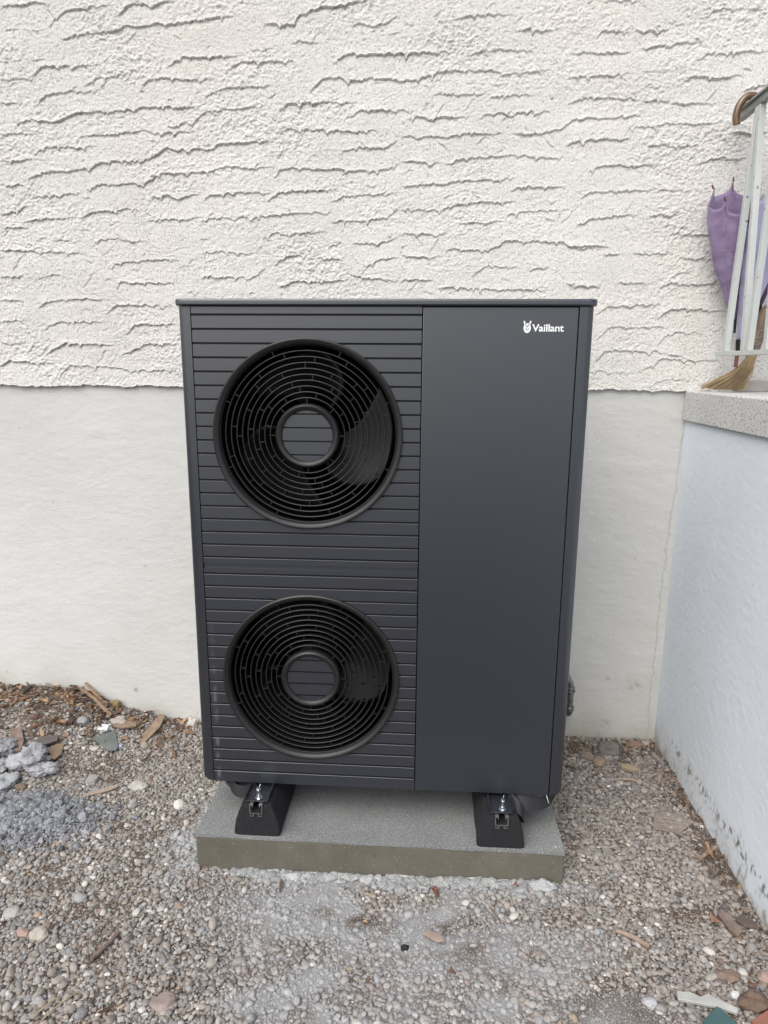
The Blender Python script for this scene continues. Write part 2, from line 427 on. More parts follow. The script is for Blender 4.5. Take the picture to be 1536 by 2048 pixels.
# long raking scratches left by the trowel
for _ in range(520):
    cx_, cz_ = r2.uniform(x0+.1, x1-.1), r2.uniform(z0+.05, z1-.05); L = r2.uniform(.015, .08); an = r2.choice([r2.uniform(20, 60), r2.uniform(-50, -15), r2.uniform(-4, 10)])
    dx_, dz_ = math.cos(R(an)), math.sin(R(an)); i0 = max(0, int((cx_-L-x0)/STEP)); i1 = min(nx, int((cx_+L-x0)/STEP)+1); j0 = max(0, int((cz_-L-z0)/STEP)); j1 = min(nz, int((cz_+L-z0)/STEP)+1)
    GX, GZ = np.meshgrid(xs[i0:i1]-cx_, zs[j0:j1]-cz_); u = GX*dx_+GZ*dz_; v = -GX*dz_+GZ*dx_ + .003*np.sin(u*60+cx_*50)
    v = v + .0016*np.sin(u*310+cz_*90)
    Hh[j0:j1, i0:i1] += r2.uniform(.0006, .0018)*np.exp(-(v/.0026)**2)*np.clip(1-np.abs(u)/L, 0, 1)**.5*np.where(v > 0, 1, .35) - .0009*np.exp(-((v+.004)/.0028)**2)*np.clip(1-np.abs(u)/L, 0, 1)
edge = .004*fbm1(xs, .05, rng) + .003*fbm1(xs, .012, rng) - .006*(xs+.3)/1.4*0
lift = np.exp(-(zs-z0)/.02)[:, None]
Y = .75 - Hh - .003*np.exp(-(zs-z0)/.012)[:, None]
Zg = zs[:, None] + edge[None]*lift
P = np.stack([np.broadcast_to(xs[None], Y.shape), Y, Zg], -1)
back = P[:1].copy(); back[..., 1] = .772; back[..., 2] += .004
grid_mesh('render_coat', np.concatenate([back, P]), m_stucco, wall)
# plinth
ps = .004
x0p, x1p, z0p, z1p = -3.2, 1.10, -.42, 1.19
nx = int((x1p-x0p)/ps)+1; nz = int((z1p-z0p)/ps)+1
xs = x0p + np.arange(nx)*ps; zs = z0p + np.arange(nz)*ps
Yp = .762 - 2.2e-3*vnoise(nz, nx, 60, 90, rng) - .42e-3*vnoise(nz, nx, 2, 4, rng) - .7e-3*vnoise(nz, nx, 7, 14, rng)
Xg, Zg = np.meshgrid(xs, zs)
def gline(x): return np.interp(x, [-3, -1.7, -1.36, -1.15, -.976, -.82, .7, 1.1], [-.097, -.097, -.098, -.187, -.227, -.243, -.244, -.241])
hgt = Zg - gline(xs)[None]
n1 = vnoise(nz, nx, 2.2, 2.6, rng); n2 = vnoise(nz, nx, 14, 18, rng); n3 = vnoise(nz, nx, 5, 4, rng)
dirt = np.clip((n1 - .55 - hgt*9 + .25*n2)*1.6, 0, 1)*np.exp(-hgt/.09)
dirt = np.maximum(dirt, np.clip(n1-1.25, 0, 1)*.9*(n2 > .5)*np.clip(1-hgt/.9, 0, 1))
right = (xs > .45)[None]*1.0
dirt = np.maximum(dirt, np.clip((n1-.9)*1.5, 0, 1)*np.clip(n2+.1, 0, 1)*right*np.exp(-hgt/.25))
def crack(pts, wid, amt):
    global dirt
    px = np.array(pts); xc = np.interp(zs, px[::-1, 1], px[::-1, 0]) + .004*fbm1(zs, .03, rng)
    on = (zs >= px[:, 1].min()) & (zs <= px[:, 1].max())
    d = np.abs(Xg - xc[:, None]); dirt = np.maximum(dirt, amt*np.exp(-(d/wid)**2)*on[:, None])
crack([(1.080, 1.07), (1.070, .85), (1.058, .615), (1.053, .37), (1.052, .16), (1.047, -.05), (1.055, -.24)], .0022, .34)
for cx, cz, rr in ((.985, -.003, .02), (.872, .03, .008), (.80, -.16, .014), (.87, -.18, .02), (-1.1, -.1, .01)):
    dirt = np.maximum(dirt, np.clip(n1+.3, 0, 1)*.75*np.exp(-(((Xg-cx)**2+(Zg-cz)**2)/rr**2)))
grime_tone = .75*np.exp(-hgt/.05)*np.clip(.6+.5*n2, 0, 1) + right*.30*np.exp(-hgt/.5)*np.clip(.7+.4*n3*.3+n2*.3, 0, 1) + .12*np.clip(n2, 0, 1)*np.exp(-hgt/.3)  # base grime, plus a wider yellowish tone over the right part
P = np.stack([Xg, Yp, Zg], -1)
grid_mesh('plinth', P, m_plinth, wall, {'dirt': np.clip(dirt, 0, 1), 'grime_tone': np.clip(grime_tone, 0, 1)})

# ------------------------------------------------------------------ entrance steps: side wall, coping
st = empty('entrance_landing', (1.3, .2, -.25), 'raised entrance landing on the right, side wall tinted skylight blue under a speckled stone edge', 'landing')
y0s, y1s, z0s, z1s = -1.5, .766, -.42, 1.0745
ny = int((y1s-y0s)/ps)+1; nz = int((z1s-z0s)/ps)+1
ys = y1s - np.arange(ny)*ps; zs = z0s + np.arange(nz)*ps
Yg, Zg = np.meshgrid(ys, zs)
Xw = 1.08 - 1.5e-3*vnoise(nz, ny, 60, 80, rng) - .42e-3*vnoise(nz, ny, 2, 3, rng) - .3e-3*vnoise(nz, ny, 10, 14, rng)
hgt = Zg + .238
n1 = vnoise(nz, ny, 2.6, 1.8, rng); n2 = vnoise(nz, ny, 12, 12, rng); n3 = .7*vnoise(nz, ny, 4, 1.6, rng) + .6*vnoise(nz, ny, 1.6, 1.3, rng) + .3*vnoise(nz, ny, 9, 3, rng)
front = np.clip((.6-Yg)/1.0, 0, 1)
dirt = np.clip((n3 + .20 - hgt*5 + .6*n2)*1.1, 0, 1)*np.exp(-hgt/.11)*(.45+.55*front)
line = .095 + .012*vnoise(1, ny, 1, 8, rng)[0]
dirt = np.maximum(dirt, np.clip(n3*1.6-.1, 0, 1)*np.exp(-((hgt-line[None])/.020)**2)*np.clip((.72-Yg)*3, 0, 1)*1.1)
dirt = np.maximum(dirt, np.clip(n3-1.0, 0, 1)*(n2 > .35)*np.exp(-hgt/.4)*.8)
grime_tone = .8*np.exp(-hgt/.06)*np.clip(.6+.5*n2, 0, 1)
P = np.stack([Xw, Yg, Zg], -1)
grid_mesh('side_wall', P, m_side, st, {'dirt': np.clip(dirt, 0, 1), 'grime_tone': np.clip(grime_tone, 0, 1)})
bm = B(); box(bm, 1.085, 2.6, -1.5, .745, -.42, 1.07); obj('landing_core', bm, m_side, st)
m_terr = mat('terrazzo', (.62, .62, .60), .75, spec=.3, bump=(420, .5, .0012), var=(5, .06))
speck(m_terr, 150, .56, .62, (.13, .125, .12), .8, detail=3); speck(m_terr, 230, .60, .66, (.78, .77, .74), .7, detail=2)
bm = B(); box(bm, 1.066, 1.42, -1.52, .749, 1.0745, 1.182); obj('coping', bm, m_terr, st, bevel=.004)
bm = B(); box(bm, 1.4205, 2.6, -1.50, .744, 1.07, 1.176); obj('landing_floor', bm, m_terr, st)
m_skirt = mat('skirting_stone', (.40, .36, .32), .6, var=(30, .15))
bm = B(); box(bm, 1.235, 2.6, .722, .745, 1.1825, 1.222); obj('skirting', bm, m_skirt, st, bevel=.002)

# ------------------------------------------------------------------ ground
NG = 512
def tabnoise(cell):
    a = vnoise(NG, NG, cell, cell, rng)
    def f(x, y):
        u = (np.asarray(x)+2.6)/4.2*(NG-2); v = (np.asarray(y)+1.8)/2.8*(NG-2)
        u = np.clip(u, 0, NG-2); v = np.clip(v, 0, NG-2); i = u.astype(int); j = v.astype(int); fu = u-i; fv = v-j
        return a[j, i]*(1-fu)*(1-fv)+a[j, i+1]*fu*(1-fv)+a[j+1, i]*(1-fu)*fv+a[j+1, i+1]*fu*fv
    return f
nA, nB, nC, nD, nE = tabnoise(40), tabnoise(16), tabnoise(6), tabnoise(24), tabnoise(11)
ss = lambda t: np.clip(t, 0, 1)**2*(3-2*np.clip(t, 0, 1))
def gh(x, y):
    x = np.asarray(x, float); y = np.asarray(y, float)
    b = -.245 + .008*ss((x+.5))
    hm = np.interp(x, [-3, -1.7, -1.36, -1.15, -.976, -.82], [.148, .148, .147, .058, .018, 0])
    b = b + hm*(1-ss((.75-y)/.5))
    b = b + .004*nA(x, y) + .0025*nB(x, y)
    b = b + .022*np.exp(-(((x+1.22)/.17)**2+((y-.10)/.10)**2))                      # heap of cement rubble
    return b
def blob(x, y, cx, cy, rx, ry): return np.exp(-(((x-cx)/rx)**2+((y-cy)/ry)**2))
def dustf(x, y):
    d = .95*blob(x, y, .15, -.28, .42, .16) + .8*blob(x, y, -.25, -.22, .22, .12) + .9*blob(x, y, -.62, .02, .07, .2) + .9*blob(x, y, -1.2, .09, .22, .12) \
        + .7*blob(x, y, .5, -.55, .25, .12) + .8*blob(x, y, -.15, -.55, .25, .12) + .5*blob(x, y, .1, -.10, .5, .05)
    return np.clip(d*(1 + .9*nC(x, y) + .7*nB(x, y)) + .12*nD(x, y) - .12, 0, 1)
def soilf(x, y):
    d = .55*blob(x, y, -1.35, .62, .45, .18) + .35*blob(x, y, -.95, -.05, .3, .12) + .25*blob(x, y, -.7, -.35, .35, .12) + .55*blob(x, y, .85, .66, .35, .10) + .55*blob(x, y, 1.07, .1, .05, .6)
    return np.clip(d + .38*nE(x, y) + .28*nD(x, y) - .05, 0, 1)
m_bed = mat('earth', (.100, .074, .056), .95, spec=.2, bump=(160, 1.0, .006), var=(35, .35, 8))
speck(m_bed, 220, .55, .65, (.32, .28, .23), .7, detail=3)
mix_into(m_bed, attr_socket(m_bed, 'dust'), (.36, .36, .36), .85)
gs = .007
xs = np.arange(-3.2, 1.10, gs); ys = np.arange(-1.7, .785, gs)
Xg, Yg = np.meshgrid(xs, ys); Zg = gh(Xg, Yg) + .0016*vnoise(*Xg.shape, 2, 2, rng) + .002*vnoise(*Xg.shape, 5, 5, rng)
bed = grid_mesh('ground', np.stack([Xg, Yg, Zg], -1), m_bed, None, {'dust': dustf(Xg, Yg)}); bed['kind'] = 'structure'
m_far = mat('far_earth', (.075, .072, .068), .95, var=(3, .25, 8), bump=(60, 1, .02))
bm = B(); box(bm, -40, 40, -60, 20, -.6, -.285); o = obj('ground_plain', bm, m_far); o['kind'] = 'structure'

# pebbles: one sheet of gravel that nobody could count
def ico(sub):
    b = bmesh.new(); bmesh.ops.create_icosphere(b, subdivisions=sub, radius=1)
    v = np.array([q.co[:] for q in b.verts]); f = np.array([[q.index for q in p.verts] for p in b.faces]); b.free(); return v, f
def scatter_mesh(name, tv, tf, C, S3, yaw, tilt, tdir, cols, m, deform=.09, smooth=True, kind='stuff'):
    N = len(C); nv = len(tv)
    V = np.broadcast_to(tv[None], (N, nv, 3)).copy()
    if deform:
        for _ in range(3):                                      # a few soft dents per stone
            d = rng.standard_normal((N, 1, 3)); d /= np.linalg.norm(d, axis=2, keepdims=True)
            k = (V*d).sum(2, keepdims=True)
            V = V*(1 + deform*(rng.standard_normal((N, 1, 1)))*np.sin(k*2.2+rng.random((N, 1, 1))*6))
    V = V*S3[:, None, :]
    # tilt about a horizontal axis, then yaw
    ax = np.stack([np.cos(tdir), np.sin(tdir), 0*tdir], -1)[:, None]
    ct, st_ = np.cos(tilt)[:, None, None], np.sin(tilt)[:, None, None]
    cy, sy = np.cos(yaw)[:, None], np.sin(yaw)[:, None]
    V = np.stack([V[..., 0]*cy - V[..., 1]*sy, V[..., 0]*sy + V[..., 1]*cy, V[..., 2]], -1)
    V = V*ct + np.cross(np.broadcast_to(ax, V.shape), V)*st_ + ax*((V*ax).sum(2, keepdims=True))*(1-ct)
    V = V + C[:, None, :]
    F = (tf[None] + (np.arange(N)*nv)[:, None, None]).reshape(-1, 3)
    me = bpy.data.meshes.new(name)
    me.vertices.add(N*nv); me.vertices.foreach_set('co', V.reshape(-1).astype(np.float32))
    nf = len(F); me.loops.add(nf*3); me.loops.foreach_set('vertex_index', F.reshape(-1).astype(np.int32))
    me.polygons.add(nf); me.polygons.foreach_set('loop_start', np.arange(0, nf*3, 3, dtype=np.int32))
    me.update(calc_edges=True); me.polygons.foreach_set('use_smooth', np.full(nf, smooth))
    at = me.attributes.new('tint', 'FLOAT_COLOR', 'POINT')
    cc = np.concatenate([cols, np.ones((N, 1))], 1); at.data.foreach_set('color', np.repeat(cc, nv, 0).reshape(-1).astype(np.float32))
    me.materials.append(m); o = link(bpy.data.objects.new(name, me)); o['kind'] = kind; return o
def tint_mat(name, rough, var, bump):
    m = mat(name, (.5, .5, .5), rough, spec=.35, bump=bump, var=var)
    n = m.node_tree; a = n.nodes.new('ShaderNodeAttribute'); a.attribute_name = 'tint'
    n.links.new(a.outputs['Color'], n.nodes[m['_hsv']].inputs['Color']); return m
m_peb = tint_mat('pebble', .72, (170, .22, 4), (300, .35, .002))
PAL = np.array([(.315,.275,.235),(.37,.33,.285),(.27,.235,.20),(.30,.30,.295),(.42,.395,.355),(.235,.225,.215),(.34,.29,.235),(.36,.30,.26),(.55,.53,.49),(.30,.315,.335),(.42,.30,.17),(.30,.19,.145),(.13,.12,.12),(.68,.66,.62)])
PAL = (.72*PAL + .28*PAL.mean(1, keepdims=True)*np.array([1.09, 1.0, .90]))*.85
PW = np.array([20,18,14,14,12,12,10,10,6,3,.9,1.8,4,1.3]); PW /= PW.sum()
def outside(x, y): return ~((np.abs(x) < .552) & (y > -.076) & (y < .60)) & (x < 1.078) & (y < .765)
def field(cell, xa, xb, ya, yb):
    gx, gy = np.meshgrid(np.arange(xa, xb, cell), np.arange(ya, yb, cell))
    x = gx.ravel() + rng.uniform(-.55, .55, gx.size)*cell; y = gy.ravel() + rng.uniform(-.55, .55, gx.size)*cell
    k = outside(x, y); return x[k], y[k]
x, y = field(.0087, -2.3, 1.08, -.85, .765)
N = len(x); a = np.exp(rng.normal(math.log(.0060), .31, N)).clip(.0032, .0150)
big = rng.random(N) < .006; a[big] *= 1.6
b_ = a*rng.uniform(.62, .95, N); c_ = a*rng.uniform(.38, .66, N)
sf = soilf(x, y); du = dustf(x, y)
z = gh(x, y) + c_*rng.uniform(-.1, 1.1, N) - .0105*sf - .0030*du
keep = (rng.random(N) > .50*sf) & (rng.random(N) > .22*du)
x, y, z, a, b_, c_, sf, du = [q[keep] for q in (x, y, z, a, b_, c_, sf, du)]; N = len(x)
cols = PAL[rng.choice(len(PAL), N, p=PW)]*rng.uniform(.80, 1.2, (N, 1))
warm = ss((x-.3)/.7)[:, None]*.35; cols = cols*(1-warm) + warm*cols.mean(1, keepdims=True)*np.array([1.10, .97, .88])
dd = (du*.75 + .10*rng.random(N))[:, None]; cols = cols*(1-dd) + dd*np.array([.36, .365, .37])
tv, tf = ico(2); tilt = rng.normal(0, .38, N)
o = scatter_mesh('gravel', tv, tf, np.stack([x, y, z], -1), np.stack([a, b_, c_], -1), rng.random(N)*6.28, tilt, rng.random(N)*6.28, cols, m_peb, deform=.15)
print('pebbles', N)
# grit between the pebbles
x, y = field(.0066, -2.0, 1.08, -.85, .765); N = len(x)
a = np.exp(rng.normal(math.log(.0021), .35, N)).clip(.001, .005); z = gh(x, y) + rng.uniform(-.001, .0025, N)
tv, tf = ico(1); cols = PAL[rng.choice(len(PAL), N, p=PW)]*rng.uniform(.6, 1.25, (N, 1)); dd = (dustf(x, y)*.85)[:, None]; cols = cols*(1-dd)+dd*np.array([.37, .375, .38])
scatter_mesh('grit', tv, tf, np.stack([x, y, z], -1), np.stack([a, a*.8, a*.7], -1), rng.random(N)*6.28, rng.normal(0, .5, N), rng.random(N)*6.28, cols, m_peb, deform=.2, smooth=False)
# bark flakes and wood bits on the mound at the wall
N = 1500; x = rng.uniform(-2.0, -.84, N); y = .75 - np.abs(rng.normal(0, .15, N)); 
pr = np.where(x < -1.15, 1.0, .35)*np.exp(-np.maximum(.75-y-.1, 0)/.15); k = (rng.random(N) < pr); x, y = x[k], y[k]; 
x = np.append(x, rng.uniform(-1.0, 1.07, 170)); y = np.append(y, rng.uniform(.45, .74, 170)); x = np.append(x, 1.075 - np.abs(rng.normal(0, .04, 300))); y = np.append(y, rng.uniform(-.5, .7, 300)); x = np.append(x, rng.uniform(.6, 1.07, 130)); y = np.append(y, .74 - np.abs(rng.normal(0, .06, 130)))
x = np.append(x, rng.uniform(-1.6, 1.0, 130)); y = np.append(y, rng.uniform(-.65, .4, 130)); k = outside(x, y); x, y = x[k], y[k]; N = len(x)
L = np.exp(rng.normal(math.log(.0125), .5, N)).clip(.004, .034); L[-560:] *= .55
WP = np.array([(.11,.07,.045),(.16,.105,.065),(.075,.05,.035),(.22,.155,.10),(.13,.10,.08),(.30,.20,.12),(.14,.065,.04)])
tv, tf = ico(1); tv = tv*np.array([1, 1, 1])
scatter_mesh('bark_litter', tv, tf, np.stack([x, y, gh(x, y)+.006+rng.random(N)*.008], -1), np.stack([L, L*rng.uniform(.15, .5, N), L*rng.uniform(.05, .16, N)], -1), rng.random(N)*6.28, rng.normal(0, .45, N), rng.random(N)*6.28, WP[rng.choice(len(WP), N)]*rng.uniform(.7, 1.3, (N, 1)), m_peb, deform=.3, smooth=False)

# ------------------------------------------------------------------ concrete slab
m_conc = mat('concrete_top', (.215, .22, .218), .9, spec=.25, bump=(420, .9, .0025), var=(9, .10, 4))
speck(m_conc, 260, .52, .62, (.12, .12, .11), .7, detail=3); speck(m_conc, 420, .62, .68, (.62, .62, .6), .7, detail=1)
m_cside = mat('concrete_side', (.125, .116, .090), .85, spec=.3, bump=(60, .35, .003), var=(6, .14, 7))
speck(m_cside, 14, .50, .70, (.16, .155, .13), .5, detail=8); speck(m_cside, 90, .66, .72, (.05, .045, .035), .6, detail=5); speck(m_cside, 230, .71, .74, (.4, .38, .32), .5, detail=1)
slab = empty('concrete_slab', (0, .26, -.26), 'low grey concrete slab under the dark heat pump', 'slab')
bm = B(); box(bm, -.5530, .5515, -.082, .605, -.40, -.137)
o = obj('slab_body', bm, m_cside, slab, bevel=.004)
bm = B(); n = 110
tr = rng.random(400)
prof = []
for i in range(n+1): prof.append((-.5535 + 1.1055*i/n, -.0835 + .0026*(tr[i]-.5) + .0012*math.sin(i*.21)))
for i in range(41): prof.append((.552 + .001*(tr[150+i]-.5), -.083 + .688*i/40))
for i in range(n+1): prof.append((.552 - 1.1055*i/n, .6055))
for i in range(1, 40): prof.append((-.5535 + .001*(tr[250+i]-.5), .6055 - .688*i/40))
prism(bm, prof, 2, -.1368, -.1250)
obj('slab_top', bm, m_conc, slab, bevel=.0035)
N = 190; e_ = rng.integers(0, 3, N); x = np.where(e_ == 0, rng.uniform(-.54, .54, N), np.where(e_ == 1, -.535, .535) + rng.normal(0, .012, N)); y = np.where(e_ == 0, -.072 + np.abs(rng.normal(0, .03, N)), rng.uniform(-.07, .4, N))
k = (np.abs(x) < .548); x, y = x[k], y[k]; N = len(x); a = np.exp(rng.normal(math.log(.0014), .4, N)).clip(.0007, .0035)
tv, tf = ico(1); scatter_mesh('slab_grit', tv, tf, np.stack([x, y, -.1248+a*.6], -1), np.stack([a, a*.8, a*.7], -1), rng.random(N)*6.28, rng.normal(0, .3, N), rng.random(N)*6.28, PAL[rng.choice(len(PAL), N, p=PW)], m_peb, deform=.2, smooth=False)
# ------------------------------------------------------------------ heat pump
m_case = mat('anthracite_coating', (.0060, .0095, .0180), .40, spec=1.0, var=(1.3, .04, 3), bump=(1400, .12, .0004))
m_louv = mat('anthracite_louvres', (.0070, .0100, .0185), .40, spec=1.0, var=(2.0, .06, 4), bump=(1100, .15, .0004))
# dusty dried water runs on the lower left of the louvres
for q_ in (m_case, m_louv): q_.node_tree.nodes['Principled BSDF'].inputs['IOR'].default_value = 1.62
n = m_louv.node_tree; tc = n.nodes.new('ShaderNodeTexCoord'); sp = n.nodes.new('ShaderNodeSeparateXYZ'); n.links.new(tc.outputs['Object'], sp.inputs[0])
def mnode(op, a, b=None, clamp=False):
    q = n.nodes.new('ShaderNodeMath'); q.operation = op; q.use_clamp = clamp
    for i, v in enumerate((a, b)):
        if v is None: continue
        if isinstance(v, (int, float)): q.inputs[i].default_value = v
        else: n.links.new(v, q.inputs[i])
    return q.outputs[0]
dx = mnode('ABSOLUTE', mnode('SUBTRACT', sp.outputs[0], -.499)); fx = mnode('SUBTRACT', 1.0, mnode('DIVIDE', dx, .009), True)
fz = mnode('MULTIPLY', mnode('SUBTRACT', .56, sp.outputs[2]), 2.2, True)
tn = n.nodes.new('ShaderNodeTexNoise'); tn.inputs['Scale'].default_value = 26; tn.inputs['Detail'].default_value = 4; n.links.new(tc.outputs['Object'], tn.inputs[0])
fn = mnode('MULTIPLY', mnode('SUBTRACT', tn.outputs[0], .42), 3.0, True)
mix_into(m_louv, mnode('MULTIPLY', mnode('MULTIPLY', fx, fz), fn), (.34, .35, .38), .62)
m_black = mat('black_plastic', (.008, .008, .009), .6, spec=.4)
m_ring = mat('black_grille', (.012, .0115, .011), .42, spec=.5)
m_blade = mat('glossy_fan_blade', (.004, .004, .005), .29, spec=.30)
m_inner = mat('dark_inside', (.003, .003, .003), .9, spec=.05)
m_duct = mat('duct_black', (.004, .004, .004), .7, spec=.15)
m_white = mat('white_lettering', (.85, .85, .85), .4)

HP = empty('heat_pump', (0, .2, 0), 'tall anthracite outdoor heat pump with two round fan grilles, standing on the concrete slab', 'heat pump')
XL, XM, XR, HT = -.5152, .1068, .5120, 1.4187
FC = [(-.2045, 1.0755), (-.2065, .3545)]; RH, RD = .2555, .0705
# casing: U-shaped shell, open to the front behind the panels
out = []
def arc(cx, cy, r, a0, a1, k=8): return [(cx + r*math.cos(R(a0+(a1-a0)*i/k)), cy + r*math.sin(R(a0+(a1-a0)*i/k))) for i in range(k+1)]
o_ = [(.5520, .064)] + arc(.532, .43, .02, 0, 90) + arc(-.532, .43, .02, 90, 180) + [(-.5520, .064)]
i_ = [(-.5475, .064)] + [(-.5475, .44), (.5475, .44)] + [(.5475, .064)]
bm = B(); prism(bm, o_ + i_, 2, .004, HT-.001)
box(bm, -.547, .547, .02, .44, .004, .012); box(bm, -.547, .547, .02, .44, HT-.012, HT-.004)
box(bm, XM+.004, XM+.012, .02, .44, .013, HT-.013)
obj('casing', bm, m_case, HP, smooth=30)
for s in (-1, 1):
    xi = XL - .0010 if s < 0 else XR + .0012
    xi -= .0; xo = .5520
    q = [(abs(xi) - 0, .020), (abs(xi), .0006)] + [(xo-.020 + .020*math.sin(R(t)), .0206 - .020*math.cos(R(t))) for t in range(0, 91, 9)] + [(xo, .0625), (xo-.004, .0625), (xo-.004, .024)]
    if s < 0: q = [(-a, b) for a, b in q]
    bm = B(); rings = []
    for z, k in ((-.0005, .011), (.004, .004), (.011, 0.0), (HT-.0006, 0.0)):
        rings.append([bm.verts.new((x - s*k*ss((abs(x)-.52)/.02), y + k*ss((abs(x)-.52)/.02)*.6, z)) for x, y in q])
    for a, b in zip(rings, rings[1:]):
        for i in range(len(q)): bm.faces.new((a[i], a[(i+1) % len(q)], b[(i+1) % len(q)], b[i]))
    bm.faces.new(rings[0]); bm.faces.new(rings[-1])
    obj('corner_post', bm, m_case, HP, smooth=35)
# lid
bm = B(); o_ = arc(.5325, .432, .026, 0, 90) + arc(-.5325, .432, .026, 90, 180) + arc(-.5345, .014, .024, 180, 270) + arc(.5345, .014, .024, 270, 360)
o_ = [(x, y) for x, y in o_]
prism(bm, o_, 2, HT + .0012, HT + .0185)
obj('lid', bm, m_case, HP, bevel=.0045, seg=4)
bm = B(); box(bm, -.536, .536, .004, .44, HT - .0008, HT + .001); obj('lid_seal', bm, m_black, HP)
# plain front panel
bm = B(); box(bm, XM + .0012, XR - .0012, 0, .012, .0005, HT - .0012); obj('front_panel', bm, m_case, HP, bevel=.0018)

# louvred panels with round openings
def strip(bm, z0, z1, yf, y1, xa, xb, circles):
    """horizontal band between xa and xb, cut by the round openings; yf(z) gives the front"""
    c = None
    for cx, cz in circles:
        if z0 < cz+RH and z1 > cz-RH: c = (cx, cz)
    if c is None:
        slab_poly(bm, [(xa, z0), (xb, z0), (xb, z1), (xa, z1)], yf, y1); return
    cx, cz = c
    if z1 > cz+RH + 1e-6:
        strip(bm, cz+RH, z1, yf, y1, xa, xb, []); z1 = cz+RH
    if z0 < cz-RH - 1e-6:
        strip(bm, z0, cz-RH, yf, y1, xa, xb, []); z0 = cz-RH
    n = max(2, int((z1-z0)/.003)+1); zz = [z0 + (z1-z0)*i/n for i in range(n+1)]
    w = [max(.0004, math.sqrt(max(0, RH*RH-(z-cz)**2))) for z in zz]
    slab_poly(bm, [(xa, z0)] + [(cx-q, z) for q, z in zip(w, zz)] + [(xa, z1)], yf, y1)
    slab_poly(bm, [(cx+q, z) for q, z in zip(w, zz)] + [(xb, z1), (xb, z0)], yf, y1)
def slab_poly(bm, P, y0, y1):
    f0 = y0 if callable(y0) else (lambda z: y0)
    v0 = [bm.verts.new((x, f0(z), z)) for x, z in P]; v1 = [bm.verts.new((x, y1, z)) for x, z in P]
    f = bm.faces.new(v0); g = bm.faces.new(v1[::-1]); n = len(P)
    for i in range(n): bm.faces.new((v0[i], v0[(i+1) % n], v1[(i+1) % n], v1[i]))
    if n > 4: bmesh.ops.triangulate(bm, faces=[f, g], quad_method='BEAUTY', ngon_method='EAR_CLIP')
G_up = [1.3971 - .03743*k for k in range(19)]              # grooves of the upper panel, last one .7234
G_lo = [.6735] + [.6358 - .03733*k for k in range(18)]
xa, xb = XL + .0016, XM - .0012
def slat(bm, z0, z1, first, last):
    c1, c0 = .0006, .0005
    if not first: strip(bm, z1-c1, z1, lambda z: .0006*(z-(z1-c1))/c1, .0045, xa, xb, FC)
    if not last: strip(bm, z0, z0+c0, lambda z: .0008*(1-(z-z0)/c0), .0045, xa, xb, FC)
    strip(bm, z0 + (0 if last else c0), z1 - (0 if first else c1), lambda z: 0.0, .0045, xa, xb, FC)
def panel(name, top, bot, grooves):
    bb = B(); bm = B(); edges = [top] + [g for g in grooves if bot + .003 < g < top] + [bot]
    for i in range(len(edges)-1):
        last = i == len(edges)-2
        z1 = edges[i] - (.0026 if i else 0); z0 = edges[i+1] + (0 if last else .0026)
        slat(bm, z0, z1, i == 0, last)
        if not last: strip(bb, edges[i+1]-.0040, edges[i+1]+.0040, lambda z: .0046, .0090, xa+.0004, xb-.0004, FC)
    obj('groove_shade_strips', bb, m_black, HP)  # black strips stand in for the shade deep in the grooves
    return obj(name, bm, m_louv, HP)
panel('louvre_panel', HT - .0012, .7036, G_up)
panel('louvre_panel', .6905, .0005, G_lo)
bm = B(); box(bm, xa + .001, xb - .001, .0035, .0090, .6906, .7035); obj('louvre_joint', bm, m_louv, HP)
OFF = [0, 13.5, -8.5, -16, 6, -22, -1, 6.5, -15.6, -22.5]
